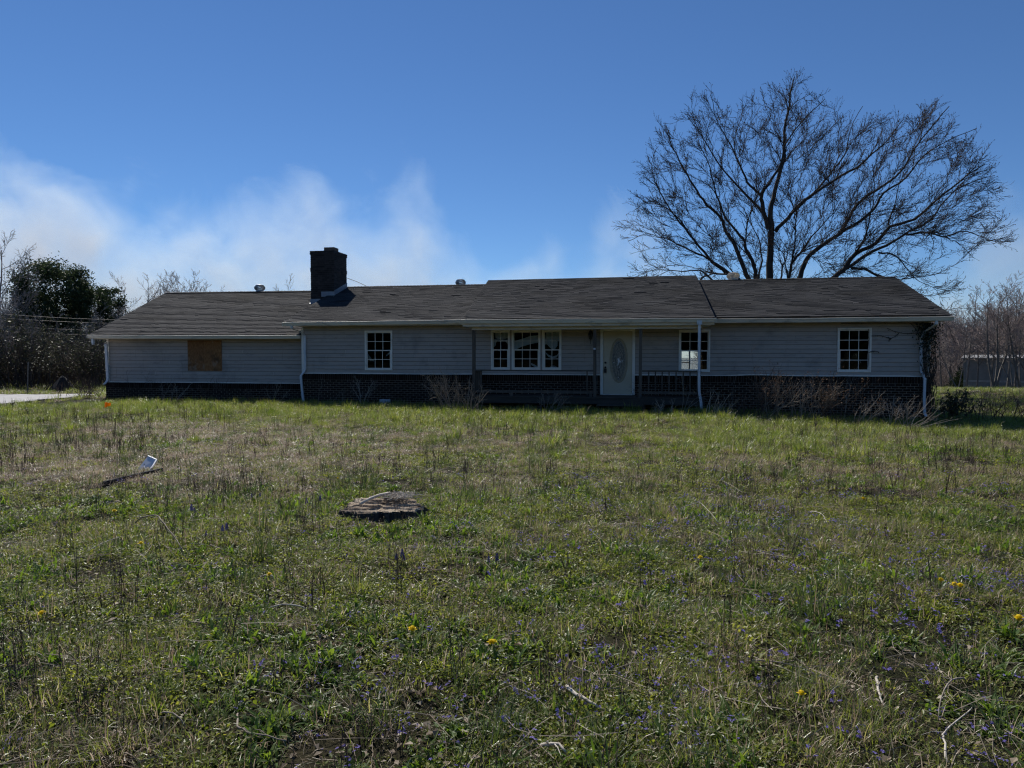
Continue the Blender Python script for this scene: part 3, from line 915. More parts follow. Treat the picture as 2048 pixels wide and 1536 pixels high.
# ---- windows
def window(u0, u1, z0, z1, v, ncol, seed=0, tilt=0.0):
    fw, dep = 0.05, 0.05
    mb = MB()
    mb.box(u0, v - 0.045, z0, u0 + fw, v + 0.05, z1); mb.box(u1 - fw, v - 0.045, z0, u1, v + 0.05, z1)
    mb.box(u0 + fw, v - 0.043, z1 - fw, u1 - fw, v + 0.05, z1); mb.box(u0 + fw, v - 0.047, z0, u1 - fw, v + 0.05, z0 + fw)
    wd = mb.build('window', M['trim'], house)
    a, b_ = u0 + fw, u1 - fw
    zm = (z0 + z1) / 2 + 0.0
    for k, (c, d, vv) in enumerate(((z0 + fw, zm + 0.018, v - 0.018), (zm - 0.018, z1 - fw, v + 0.012))):
        s = 0.042 if k == 0 else 0.026
        mb = MB()
        mb.box(a + 0.001, vv, c + 0.001, a + s, vv + 0.026, d - 0.001); mb.box(b_ - s, vv, c + 0.001, b_ - 0.001, vv + 0.026, d - 0.001)
        mb.box(a + s, vv + 0.001, d - 0.036, b_ - s, vv + 0.027, d - 0.002); mb.box(a + s, vv + 0.001, c + 0.002, b_ - s, vv + 0.027, c + 0.034)
        mb.build('sash', M['trim'], wd)
        pu0, pu1, pz0, pz1 = a + s, b_ - s, c + 0.034, d - 0.036
        mb = MB()
        for i in range(1, ncol):
            u = pu0 + (pu1 - pu0) * i / ncol
            mb.box(u - 0.009, vv + 0.006, pz0, u + 0.009, vv + 0.020, pz1)
        zz = (pz0 + pz1) / 2
        mb.box(pu0, vv + 0.005, zz - 0.009, pu1, vv + 0.019, zz + 0.009)
        mb.build('muntin', M['trim'], wd)
        for i in range(ncol):
            for j in range(2):
                p0 = pu0 + (pu1 - pu0) * i / ncol + (0.009 if i else 0); p1 = pu0 + (pu1 - pu0) * (i + 1) / ncol - (0.009 if i < ncol - 1 else 0)
                q0 = pz0 + (pz1 - pz0) * j / 2 + (0.009 if j else 0); q1 = pz0 + (pz1 - pz0) * (j + 1) / 2 - (0.009 if j == 0 else 0)
                mb = MB()
                t = (rng.random() - 0.5) * 0.002
                mb.hexa([(p0, vv + 0.011 + t, q0), (p1, vv + 0.011 - t, q0), (p1, vv + 0.014 - t, q0), (p0, vv + 0.014 + t, q0),
                         (p0, vv + 0.011, q1), (p1, vv + 0.011, q1), (p1, vv + 0.014, q1), (p0, vv + 0.014, q1)])
                mb.build('pane', M['glass'], wd)
    return wd


window(2.325, 3.32, 1.18, 2.55, 0.0, 3)
window(6.78, 7.42, 1.215, 2.54, 0.0, 2)
window(7.485, 8.445, 1.215, 2.54, 0.0, 3)
window(8.51, 9.14, 1.215, 2.54, 0.0, 2)
window(12.89, 13.855, 1.17, 2.51, 0.0, 3)
window(17.62, 18.585, 1.18, 2.535, 0.0, 3)
for u0, u1 in ((7.42, 7.485), (8.445, 8.51)):
    mb = MB(); mb.box(u0 + 0.001, -0.02, 1.22, u1 - 0.001, 0.05, 2.535); mb.build('mullion_cover', M['siding'], house)
# back windows (seen through the room)
mb = MB()
mb.box(13.2, 8.57, 0.75, 13.26, 8.68, 1.95); mb.box(14.24, 8.57, 0.75, 14.3, 8.68, 1.95); mb.box(13.26, 8.57, 1.89, 14.24, 8.68, 1.95); mb.box(13.26, 8.57, 0.75, 14.24, 8.68, 0.80)
mb.box(13.72, 8.59, 0.8, 13.78, 8.66, 1.89); mb.box(13.26, 8.60, 1.36, 13.72, 8.65, 1.40)
mb.build('back_window', M['trim'], house)

# plywood over the wing's window
o_ = None
for (a, b_, t) in ((BOARD[0], -4.132, 0.2), (-4.127, BOARD[1], 0.8)):
    mb = MB(); mb.box(a, WV - 0.045, BOARD[2], b_, WV - 0.024, BOARD[3], t=t); mb.build('strand_board', M['osb'], house)
mb = MB()
for (x, z) in ((-4.78, 1.17), (-4.78, 2.2), (-3.48, 1.17), (-3.48, 2.2), (-4.16, 1.2), (-4.10, 2.2)):
    mb.box(x - 0.008, WV - 0.049, z - 0.008, x + 0.008, WV - 0.045, z + 0.008)
mb.build('screw', M['black'], house)

# ---- door
mb = MB()
mb.box(10.41, -0.05, 0.42, 10.50, 0.06, 2.57); mb.box(11.43, -0.05, 0.42, 11.52, 0.06, 2.57); mb.box(10.50, -0.048, 2.475, 11.43, 0.06, 2.57); mb.box(10.50, -0.06, 0.40, 11.43, 0.08, 0.435)
mb.build('door_frame', M['trim'], house)
mb = MB(); mb.box(10.505, 0.0, 0.44, 11.425, 0.045, 2.47)
dr = mb.build('door', M['door'], house)
OC, OZ, OA, OB = 11.0, 1.53, 0.235, 0.665


def oval_ring(mb, a, b_, r, y, n=48, m=0):
    pts = [(OC + a * math.cos(2 * PI * i / n), y, OZ + b_ * math.sin(2 * PI * i / n)) for i in range(n + 1)]
    mb.tube(pts, r, 6, m)


mb = MB(); oval_ring(mb, OA + 0.035, OB + 0.035, 0.022, -0.004); mb.build('oval_moulding', M['doortrim'], dr, smooth=True)
mb = MB(); oval_ring(mb, OA + 0.000, OB + 0.000, 0.014, -0.004); mb.build('oval_moulding', M['doortrim'], dr, smooth=True)
mb = MB()
n = 40
ring = [(OC + OA * math.cos(2 * PI * i / n), OZ + OB * math.sin(2 * PI * i / n)) for i in range(n)]
mb.add([(x, -0.006, z) for x, z in ring] + [(x, -0.001, z) for x, z in ring], [tuple(range(n))[::-1]] + [(i, (i + 1) % n, n + (i + 1) % n, n + i) for i in range(n)])
mb.build('oval_glass', M['frost'], dr)
mb = MB()
for (a, b_) in ((0.17, 0.58), (0.10, 0.30)):
    oval_ring(mb, a, b_, 0.004, -0.008, 32)
for s in (-1, 1):
    mb.tube([(OC + s * 0.17 * math.sin(PI * t / 10) * (0.5 + 0.5 * math.cos(t)), -0.008, OZ - 0.6 + 0.12 * t) for t in range(11)], 0.004, 4)
mb.build('leading', M['black'], dr)
mb = MB()  # near-white facets paint the sparkle of light coming through the glass
rr = random.Random(5)
for i in range(46):
    a = rr.random() * 2 * PI; rad = abs(rr.gauss(0, 0.5))
    x = OC + 0.14 * rad * math.cos(a); z = OZ - 0.03 + 0.22 * rad * math.sin(a)
    if abs((x - OC) / OA) ** 2 + abs((z - OZ) / OB) ** 2 > 0.85: continue
    s = 0.008 + 0.014 * rr.random()
    k = (x, -0.012 - 0.006 * rr.random(), z); an = rr.random() * PI
    c_ = [(x + s * math.cos(an + q * PI / 2) * (1.6 if q % 2 else 0.8), -0.007, z + s * math.sin(an + q * PI / 2) * (1.6 if q % 2 else 0.8)) for q in range(4)]
    for q in range(4): mb.tri(c_[q], c_[(q + 1) % 4], k)
for (x, z) in ((OC - 0.01, OZ - 0.555),):
    mb.box(x - 0.014, -0.012, z - 0.016, x + 0.014, -0.006, z + 0.016)
mb.build('bevel_glint', M['bevelglint'], dr)
mb = MB(); mb.lathe([(0.034, 0), (0.034, 0.02), (0.022, 0.035)], 16)
dbt = mb.build('deadbolt', M['black'], dr); dbt.location = (10.575, 0.0, 1.46); dbt.rotation_euler = (PI / 2, 0, 0)
mb = MB(); mb.lathe([(0.032, 0), (0.032, 0.012), (0.014, 0.02), (0.014, 0.05), (0.03, 0.06), (0.03, 0.085), (0.015, 0.095)], 16)
kn = mb.build('door_knob', M['black'], dr); kn.location = (10.575, 0.0, 1.30); kn.rotation_euler = (PI / 2, 0, 0)
mb = MB(); mb.box(10.535, -0.075, 1.13, 10.615, -0.03, 1.26); mb.tube([(10.55, -0.05, 1.26), (10.553, -0.05, 1.32), (10.575, -0.05, 1.345), (10.597, -0.05, 1.32), (10.60, -0.05, 1.26)], 0.006, 6)
mb.build('lock_box', M['black'], dr)

# ---- porch
PV = -1.25
mb = MB()
mb.box(6.44, PV - 0.05, 2.505, 13.50, PV + 0.06, 2.584)
mb.box(6.43, PV - 0.062, 2.500, 13.51, PV - 0.05, 2.515)
mb.build('porch_beam', M['gutter'], house)
for i, (u, tx) in enumerate(((6.49, 0.0), (10.31, 0.012), (11.70, -0.006), (13.44, 0.0))):
    mb = MB()
    mb.hexa([(u - 0.046 + tx, PV - 0.045, 0.38), (u + 0.046 + tx, PV - 0.045, 0.38), (u + 0.046 + tx, PV + 0.045, 0.38), (u - 0.046 + tx, PV + 0.045, 0.38),
             (u - 0.046, PV - 0.045, 2.504), (u + 0.046, PV - 0.045, 2.504), (u + 0.046, PV + 0.045, 2.504), (u - 0.046, PV + 0.045, 2.504)])
    mb.build('porch_post', M['wood_grey'], house)
mb = MB(); mb.box(10.275, PV - 0.07, 1.87, 10.34, PV - 0.047, 1.925); mb.build('bell_button', M['white'], house)
for k in range(9):
    y0 = -1.37 + k * 0.140
    mb = MB()
    mb.box(6.36, y0, 0.385, 13.62, y0 + 0.132, 0.415 + 0.004 * rng.random())
    mb.build('deck_board', M['wood_deck'], house)
mb = MB(); mb.box(6.38, -1.36, 0.20, 13.60, -1.32, 0.382); mb.build('rim_joist', M['wood_deck'], house)
mb = MB(); mb.box(6.38, -1.318, 0.20, 6.42, -0.11, 0.382); mb.build('rim_joist', M['wood_deck'], house)
mb = MB(); mb.box(13.56, -1.318, 0.20, 13.60, -0.11, 0.382); mb.build('rim_joist', M['wood_deck'], house)
for u in (6.5, 8.2, 9.9, 11.8, 13.45):
    mb = MB(); mb.box(u - 0.06, -1.30, -0.35, u + 0.06, -1.18, 0.20); mb.build('pier', M['wood_deck'], house)
for k, (z, y0, y1) in enumerate(((0.20, -1.68, -1.38), (0.03, -1.98, -1.68))):
    for q in range(2):
        mb = MB(); mb.box(10.40, y0 + q * 0.152, z - 0.035, 11.80, y0 + q * 0.152 + 0.144, z + 0.002 * q); mb.build('step_tread', M['wood_deck'], house)
for u in (10.43, 11.74):
    mb = MB(); mb.hexa([(u, -1.97, -0.25), (u + 0.04, -1.97, -0.25), (u + 0.04, -1.37, -0.2), (u, -1.37, -0.2), (u, -1.97, -0.008), (u + 0.04, -1.97, -0.008), (u + 0.04, -1.37, 0.162), (u, -1.37, 0.162)])
    mb.build('stringer', M['wood_deck'], house)


def railing(name, label, a, b_, nbal, bal_positions=None, low=0.56, blocks=()):
    rl = bpy.data.objects.new(name, None); C.objects.link(rl); rl.parent = house
    if label: rl['label'] = label
    a = Vector(a); b_ = Vector(b_)
    mb = MB(); mb.bar(a, b_, 0.085, 0.04); mb.build('top_rail', M['wood_grey'], rl)
    dz = Vector((0, 0, low - a.z))
    mb = MB(); mb.bar(a + dz, b_ + dz, 0.04, 0.075); mb.build('bottom_rail', M['wood_grey'], rl)
    for t in bal_positions if bal_positions is not None else [(i + 0.5) / nbal for i in range(nbal)]:
        p = a.lerp(b_, t)
        lean = (rng.random() - 0.5) * 0.012
        mb = MB(); mb.bar((p.x + lean, p.y, low - 0.05), (p.x, p.y, a.z - 0.021), 0.038, 0.038); mb.build('baluster', M['wood_grey'], rl)
    for u in blocks:
        mb = MB(); mb.box(u - 0.05, a.y - 0.03, 0.418, u + 0.05, a.y + 0.03, low - 0.039); mb.build('block', M['wood_grey'], rl)
    return rl


railing('porch_railing', 'left porch railing with nearly all balusters missing', (6.54, PV, 1.225), (10.265, PV, 1.215), 0, [0.05, 0.95], 0.555, (7.70, 9.12, 10.19))
railing('porch_railing', None, (11.75, PV, 1.215), (13.39, PV, 1.215), 0, [(u - 11.75) / 1.64 for u in (11.95, 12.15, 12.35, 12.555, 12.76, 12.97, 13.17)], 0.555, ())
railing('porch_railing', None, (6.49, PV + 0.05, 1.20), (6.49, -0.12, 1.20), 9, None, 0.555)
railing('porch_railing', None, (13.46, PV + 0.05, 1.20), (13.46, -0.12, 1.20), 8, None, 0.555)

# lantern, ceiling fixture, crawl vent
mb = MB(); mb.box(10.05, -0.05, 2.30, 10.15, -0.022, 2.50)
ln = mb.build('wall_lantern', M['black'], house)
mb = MB(); mb.lathe([(0.02, 0.0), (0.055, 0.03), (0.075, 0.17), (0.10, 0.18), (0.03, 0.26), (0.012, 0.30)], 6); o = mb.build('lamp_body', M['black'], ln); o.location = (10.10, -0.15, 2.20)
mb = MB(); mb.tube([(10.10, -0.05, 2.44), (10.10, -0.12, 2.52), (10.10, -0.15, 2.49)], 0.012, 6); mb.tube([(10.10, -0.15, 2.20), (10.10, -0.15, 2.10), (10.10, -0.13, 2.06)], 0.008, 5); mb.build('arm', M['black'], ln)
mb = MB(); mb.box(6.66, -0.62, 2.545, 6.86, -0.52, 2.583); mb.build('ceiling_fixture', M['white'], house)
mb = MB()
mb.box(2.88, -0.125, -0.05, 3.27, -0.11, -0.03); mb.box(2.88, -0.125, 0.10, 3.27, -0.11, 0.12); mb.box(2.88, -0.125, -0.03, 2.90, -0.11, 0.10); mb.box(3.25, -0.125, -0.03, 3.27, -0.11, 0.10)
cv = mb.build('crawl_vent', M['white'], house); cv.location = (0, 0, 0.07)
for k in range(3):
    mb = MB(); mb.hexa([(2.905, -0.128, -0.018 + k * 0.042), (3.245, -0.128, -0.018 + k * 0.042), (3.245, -0.108, -0.008 + k * 0.042), (2.905, -0.108, -0.008 + k * 0.042),
                        (2.905, -0.128, -0.006 + k * 0.042), (3.245, -0.128, -0.006 + k * 0.042), (3.245, -0.108, 0.016 + k * 0.042), (2.905, -0.108, 0.016 + k * 0.042)])
    mb.build('louvre_slat', M['white'], cv)


# ---- curtains, and one reflection shaped in cloth, inside the windows (things: they hang from the house)
def drape(mb, rows, v=0.085, amp=0.014, freq=26):
    """rows: (u, z_top, z_bottom) from left to right"""
    o = len(mb.v); K = 5
    dense = []
    for (a, b_) in zip(rows[:-1], rows[1:]):
        for i in range(5):
            t = i / 5; dense.append(tuple(a[j] * (1 - t) + b_[j] * t for j in range(3)))
    dense.append(rows[-1])
    for (u, zt, zb) in dense:
        for k in range(K + 1):
            z = zt + (zb - zt) * k / K
            y = v + amp * math.sin(u * freq + z * 5) + amp * 0.5 * math.sin(z * 31 + u * 9)
            mb.v.append((u, y, z))
    for i in range(len(dense) - 1):
        for k in range(K):
            a = o + i * (K + 1) + k
            mb.f.append((a, a + K + 1, a + K + 2, a + 1)); mb.m.append(0); mb.t.append(rng.random() * 0.3 + 0.35)


mb = MB()
drape(mb, [(6.90, 2.53, 2.27), (6.98, 2.50, 2.25), (7.08, 2.40, 2.24), (7.15, 2.44, 2.24), (7.25, 2.52, 2.25), (7.36, 2.42, 2.28)])
drape(mb, [(6.84, 2.23, 1.95), (6.90, 2.23, 2.00), (6.95, 2.23, 2.17), (7.10, 2.23, 2.18), (7.25, 2.22, 2.16), (7.36, 2.22, 2.05)])
drape(mb, [(6.96, 1.885, 1.87), (7.03, 1.885, 1.84), (7.10, 1.885, 1.87)])
tag(mb.build('curtain', M['cloth'], smooth=True), 'torn white curtain scraps hanging in the narrow window left of the wide porch window', 'curtain')
mb = MB()
drape(mb, [(7.50, 2.16, 1.86), (7.62, 2.19, 1.90), (7.82, 2.25, 1.99), (8.10, 2.34, 2.07), (8.42, 2.37, 2.13)])
drape(mb, [(8.12, 1.44, 1.38), (8.22, 1.40, 1.32), (8.33, 1.33, 1.25), (8.40, 1.27, 1.22)])
tag(mb.build('curtain', M['cloth'], smooth=True), 'white curtain swept across the wide middle porch window', 'curtain')
mb = MB()
drape(mb, [(8.60, 2.36, 2.16), (8.64, 2.50, 2.16), (8.75, 2.52, 2.20), (8.86, 2.44, 2.20), (9.00, 2.46, 2.20), (9.10, 2.52, 2.22)])
drape(mb, [(8.55, 2.27, 2.06), (8.64, 2.22, 2.06), (8.74, 2.20, 1.96), (8.84, 2.20, 1.87), (8.94, 2.20, 1.93), (9.00, 2.15, 2.02)])
drape(mb, [(8.60, 1.80, 1.77), (8.70, 1.72, 1.64), (8.84, 1.66, 1.60), (8.97, 1.70, 1.63), (9.06, 1.80, 1.76)])
tag(mb.build('curtain', M['cloth'], smooth=True), 'ragged white curtain hanging in the narrow porch window nearest the wall lantern', 'curtain')
mb = MB()
mb.lathe([(0.13, 0.0), (0.15, 0.02), (0.15, 0.05), (0.12, 0.10), (0.05, 0.14)], 20)
o = mb.build('lamp_shade', M['white']); o.location = (8.83, 0.34, 1.21)
tag(o, 'round white lamp shade on the sill of the porch window nearest the lantern', 'lamp shade')
mb = MB(); mb.box(8.55, 0.15, 1.12, 9.12, 0.55, 1.205); mb.build('window_seat', M['drywall'], house)
mb = MB()  # pale wisps imitate a branch-like reflection in the lower panes
drape(mb, [(2.40, 1.75, 1.55), (2.46, 1.66, 1.50), (2.52, 1.58, 1.50), (2.60, 1.54, 1.49)])
drape(mb, [(3.05, 1.70, 1.66), (3.15, 1.80, 1.72), (3.24, 1.86, 1.80)])
tag(mb.build('curtain', M['cloth'], smooth=True), 'thin white cloth wisps shaped as a reflection low in the window between chimney and porch', 'curtain')

# ------------------------------------------------------------------ plants: generators


def rvec(r, s=1.0):
    return Vector((r.gauss(0, s), r.gauss(0, s), r.gauss(0, s)))


def branch(r, mbs, p, d, length, rad, level, P):
    """one branch and, by recursion, all that grows from it; mbs[level] receives the wood of that level"""
    ns = P['seg'][level]
    pts = [tuple(p)]; rads = [rad]
    cur = Vector(p); dr_ = Vector(d).normalized()
    sl_ = length / ns
    dirs = [dr_.copy()]
    for i in range(ns):
        dr_ = (dr_ + rvec(r, P['wob'][level]) + Vector((0, 0, P['up'][level]))).normalized()
        cur = cur + dr_ * sl_
        pts.append(tuple(cur)); rads.append(rad * (1 - (i + 1) / ns * P['taper'][level])); dirs.append(dr_.copy())
    mbs[min(level, len(mbs) - 1)].tube(pts, rads, P['n'][level])
    if level + 1 < P['levels']:
        n = P['kids'][level]
        n = max(1, int(n * (0.8 + 0.4 * r.random())))
        for k in range(n):
            t = P['from'][level] + (1 - P['from'][level]) * (k + r.random()) / n
            f = t * ns; i = min(int(f), ns - 1)
            q = Vector(pts[i]).lerp(Vector(pts[i + 1]), f - i)
            ax = dirs[i]
            side = ax.cross(rvec(r)).normalized()
            an = RAD(P['ang'][level] * (0.7 + 0.6 * r.random()))
            nd = ax * math.cos(an) + side * math.sin(an)
            branch(r, mbs, q, nd, length * P['len'][level] * (1.15 - 0.7 * t) * (0.7 + 0.6 * r.random()), max(P['rmin'], rad * P['rk'][level] * (1 - 0.6 * t)), level + 1, P)
    elif P.get('bud'):
        s = P['bud']
        e = Vector(pts[-1])
        for _ in range(P.get('nbud', 1)):
            a = rvec(r).normalized() * s; b_ = rvec(r).normalized() * s * 0.7
            q = e - Vector(dirs[-1]) * r.random() * length * (0.6 if P.get('nbud', 1) > 1 else 0.1)
            P['budmb'].quad(tuple(q - a), tuple(q - b_), tuple(q + a), tuple(q + b_))


def bare_tree_meshes(seed, H, spread, mats, forks=1, red=False):
    r = random.Random(seed)
    trunk, twig = MB(), MB()
    P = dict(seg=[9, 5, 4, 2], wob=[0.05, 0.09, 0.12, 0.15], up=[0.05, 0.10, 0.10, 0.08], taper=[0.85, 0.8, 0.75, 0.6], n=[6, 4, 3, 3], kids=[13, 7, 6], levels=4,
             **{'from': [0.28, 0.2, 0.15]}, ang=[46, 40, 40], len=[0.42 * spread, 0.5, 0.42], rmin=0.015, rk=[0.42, 0.5, 0.6])
    for k in range(forks):
        d = Vector((r.gauss(0, 0.22 * (forks > 1) + 0.04), r.gauss(0, 0.22 * (forks > 1) + 0.04), 1))
        branch(r, [trunk, trunk, twig], (0, 0, -0.1), d, H * (0.85 + 0.25 * r.random()), H * 0.014 * (1 if forks == 1 else 0.8), 0, P)
    return trunk.mesh('trunk', mats[0]), twig.mesh('crown', mats[1])


def shrub_mb(r, nst, H, lean, spread, arch=0.0, kids=6, rad=0.006, levels=3):
    mb = MB()
    P = dict(seg=[6, 4, 2], wob=[0.10, 0.16, 0.2], up=[-arch, 0.02 - arch * 0.5, 0.0], taper=[0.6, 0.6, 0.5], n=[4, 3, 3], kids=[kids, 3], levels=levels,
             **{'from': [0.35, 0.3]}, ang=[38, 42], len=[0.42, 0.5], rmin=0.0022, rk=[0.6, 0.7])
    for i in range(nst):
        a = r.random() * 2 * PI; q = spread * math.sqrt(r.random())
        d = Vector((lean[0] + r.gauss(0, 0.28), lean[1] + r.gauss(0, 0.25), 1))
        branch(r, [mb], (q * math.cos(a), q * math.sin(a) * 0.5, -0.03), d, H * (0.6 + 0.5 * r.random()), rad * (0.7 + 0.6 * r.random()), 0, P)
    return mb


def leaves_on(mb_src, r, n, size, m=0, zmin=-1, droop=0.3):
    out_ = MB()
    vs_ = mb_src.v
    for _ in range(n):
        v = Vector(vs_[r.randrange(len(vs_))])
        if v.z < zmin: continue
        a = (rvec(r).normalized() - Vector((0, 0, droop))).normalized() * size * (0.6 + 0.8 * r.random())
        b_ = a.cross(rvec(r)).normalized() * a.length * 0.35
        out_.quad(tuple(v), tuple(v + a * 0.5 + b_), tuple(v + a), tuple(v + a * 0.5 - b_), m)
    return out_


# ------------------------------------------------------------------ the big bare tree behind the house
TB = Vector((18.47, 16.2, gzf(18.47, 16.2)))
LIMBS = [
    [(-0.21, 5.66), (-0.19, 7.26), (-0.14, 8.39), (-0.19, 9.52), (-0.01, 10.54), (0.41, 12.25), (0.44, 13.67), (0.66, 14.97), (0.88, 16.36)],
    [(-0.32, 8.6), (-0.66, 9.95), (-0.62, 10.41), (-0.16, 11.16), (0.27, 11.95), (0.5, 12.96), (1.26, 14.02), (2.39, 15.15)],
    [(-0.64, 10.31), (-1.25, 10.9), (-1.65, 11.64), (-2.22, 13.0), (-2.89, 14.17), (-3.31, 15.74)],
    [(-0.43, 9.17), (-0.83, 9.75), (-1.54, 10.5), (-2.25, 11.25), (-2.86, 12.11), (-3.58, 13.28), (-4.51, 14.68)],
    [(0.07, 8.44), (0.65, 9.13), (1.42, 9.97), (2.85, 10.92), (3.97, 11.57), (4.71, 12.23), (5.35, 12.79), (6.16, 13.92)],
    [(0.84, 9.33), (2.09, 10.55), (2.84, 11.52), (3.48, 12.39), (3.61, 13.48), (4.2, 14.64)],
    [(0.24, 3.85), (1.19, 5.69), (1.47, 6.6), (1.85, 7.21), (2.71, 7.89), (3.27, 8.28), (3.82, 9.37), (4.56, 10.14), (5.58, 10.79), (6.21, 11.46), (6.65, 12.32), (7.28, 13.17), (8.24, 14.38)],
    [(3.27, 8.28), (4.21, 8.85), (4.86, 9.43), (5.31, 10.21), (6.32, 10.96), (7.12, 12.0), (8.1, 12.63), (9.52, 13.23)],
    [(0.73, 3.84), (2.65, 5.71), (3.4, 6.35), (3.96, 7.15), (4.98, 7.72), (5.62, 8.5), (6.73, 8.86), (7.71, 9.71), (8.78, 10.65), (9.92, 11.47)],
    [(3.5, 6.4), (4.81, 7.28), (5.73, 7.7), (6.55, 8.27), (7.46, 8.74), (8.17, 9.79), (9.14, 10.53), (10.38, 10.87)],
    [(6.38, 8.08), (7.39, 8.15), (8.12, 7.92), (9.2, 8.14), (10.28, 7.66), (11.34, 7.58)],
    [(3.78, 6.45), (4.45, 6.38), (5.02, 6.07), (5.96, 5.79), (6.71, 5.18), (7.46, 4.67), (8.29, 4.21)],
    [(5.09, 7.22), (5.75, 7.1), (6.22, 6.69), (6.69, 6.08), (7.26, 5.57), (8.45, 5.15)],
    [(-0.5, 3.85), (-1.13, 5.73), (-1.49, 6.47), (-1.9, 7.62), (-2.42, 8.46), (-2.73, 9.31), (-3.45, 9.96), (-3.96, 10.71), (-4.48, 11.56), (-5.11, 12.74), (-5.58, 13.91)],
    [(-0.41, 3.85), (-0.83, 5.73), (-0.99, 6.66), (-1.4, 7.61), (-1.56, 8.13), (-2.02, 8.66), (-2.63, 9.61), (-3.05, 10.88), (-3.31, 11.92), (-3.89, 13.2)],
    [(-0.6, 3.75), (-1.58, 5.74), (-2.39, 6.38), (-3.11, 6.92), (-3.83, 7.78), (-4.56, 8.74), (-5.29, 9.72), (-6.13, 11.22), (-6.35, 12.07)],
    [(-2.19, 6.28), (-3.21, 7.03), (-4.24, 7.58), (-4.96, 7.92), (-5.69, 8.26), (-6.63, 8.5), (-7.58, 8.15)],
    [(-2.89, 5.71), (-3.35, 6.2), (-3.82, 6.52), (-4.54, 6.43), (-5.68, 6.56), (-6.83, 6.48)],
    [(-0.01, 3.85), (0.31, 5.76), (0.49, 6.63), (0.68, 7.34), (0.28, 8.07)],
    [(0.14, 3.85), (0.7, 5.8), (0.88, 6.72), (1.36, 7.32), (1.84, 8.12), (2.69, 9.01), (3.24, 9.89)],
    [(-0.36, 3.85), (-0.78, 5.83), (-0.6, 6.96), (-0.81, 8.1), (-1.22, 9.04), (-1.04, 9.96)],
    [(-4.35, 8.42), (-4.87, 9.28), (-5.71, 9.94), (-6.44, 10.29), (-7.28, 9.79)],
    [(3.96, 7.15), (4.42, 7.94), (4.68, 9.14), (4.84, 10.53), (4.72, 11.73)],
    [(5.53, 8.61), (5.88, 9.79), (6.04, 11.07)],
]
DEPTH = [0.0, -0.25, -0.1, 0.25, -0.3, 0.2, 0.25, -0.1, -0.25, 0.15, 0.3, -0.35, -0.2, 0.2, -0.3, -0.05, 0.25, -0.2, 0.4, -0.35, 0.3, 0.2, -0.3, 0.1]
BASER = [0.165, 0.10, 0.065, 0.075, 0.095, 0.06, 0.125, 0.075, 0.135, 0.075, 0.05, 0.065, 0.04, 0.125, 0.10, 0.095, 0.055, 0.055, 0.06, 0.075, 0.06, 0.04, 0.05, 0.04]
# crown outline (x, z) beyond which nothing grows
CROWN = [(-7.9, 8.2), (-7.6, 6.2), (-6, 5.2), (-2, 5.0), (2, 5.0), (6, 4.6), (8.6, 3.6), (9.0, 5.2), (7.5, 6.6), (11.4, 7.2), (10.9, 8.6), (10.4, 10.6), (9.6, 12.4), (8.5, 14.3),
         (7.0, 14.3), (6.2, 13.6), (5.4, 14.0), (3.4, 13.9), (2.6, 15.0), (1.2, 16.3), (0.3, 16.2), (-1.0, 15.3), (-2.4, 14.6), (-3.2, 16.0), (-4.6, 15.4), (-5.8, 14.2), (-6.6, 12.6), (-7.1, 11.0)]
tr_ = random.Random(21)
wood, fine = MB(), MB()
buds = MB()
big = thing('maple_tree', 'huge bare spreading tree rising behind the right half of the house', 'tree', TB)
wood.tube([(-0.02, 0, -0.3), (0.0, 0, 0.3), (-0.02, 0, 1.5), (0.05, 0, 2.8), (0.02, 0, 3.9), (-0.1, 0, 4.6)], [0.62, 0.50, 0.44, 0.47, 0.42, 0.2], 14)
wood.tube([(-0.05, 0, 3.3), (-0.12, 0, 4.6), (-0.21, 0, 5.66)], [0.24, 0.19, 0.168], 10)


def dense_path(pts, n):
    P3 = [Vector(p) for p in pts]
    o_ = []
    for i in range(len(P3) - 1):
        p0 = P3[max(i - 1, 0)]; p1 = P3[i]; p2 = P3[i + 1]; p3 = P3[min(i + 2, len(P3) - 1)]
        for k in range(n):
            t = k / n
            o_.append(0.5 * ((2 * p1) + (p2 - p0) * t + (2 * p0 - 5 * p1 + 4 * p2 - p3) * t * t + (3 * p1 - p0 - 3 * p2 + p3) * t * t * t))
    o_.append(P3[-1])
    return o_


def inside(x, z):
    return bool(in_poly(np.array([x]), np.array([z]), CROWN)[0])


paths3 = []
SK = []
for li, (pl, dk, br) in enumerate(zip(LIMBS, DEPTH, BASER)):
    p3 = []
    run = 0.0; last = None
    # depth starts from the parent limb
    y0 = 0.0
    if li not in (0, 6, 8, 13, 14, 15, 18, 19, 20):
        best = 1e9
        for pp in paths3:
            for q in pp:
                dd = (q.x - pl[0][0]) ** 2 + (q.z - pl[0][1]) ** 2
                if dd < best: best = dd; y0 = q.y
    for (x, z) in pl:
        if last is not None: run += math.hypot(x - last[0], z - last[1])
        last = (x, z)
        yy = y0 + dk * 0.8 * run + 0.15 * math.sin(run * 1.3 + li)
        kk = 1 + yy / 39.5
        p3.append((x * kk + 0.17 * yy, yy, 1.7 + (z - 1.7) * kk))
    dp = dense_path(p3, 3)
    dp = [q + Vector((tr_.gauss(0, 0.02), tr_.gauss(0, 0.02), tr_.gauss(0, 0.02))) if 0 < i < len(dp) - 1 else q for i, q in enumerate(dp)]
    paths3.append(dp)
    n = len(dp)
    rads = [max(0.016, 1.18 * br * (1 - 0.86 * (i / (n - 1)) ** 0.85)) for i in range(n)]
    wood.tube([tuple(q) for q in dp], rads, 8)
    for i in range(n):
        tg = (dp[min(i + 1, n - 1)] - dp[max(i - 1, 0)]).normalized()
        if i >= n * 0.14: SK.append((*dp[i], *tg, rads[i]))
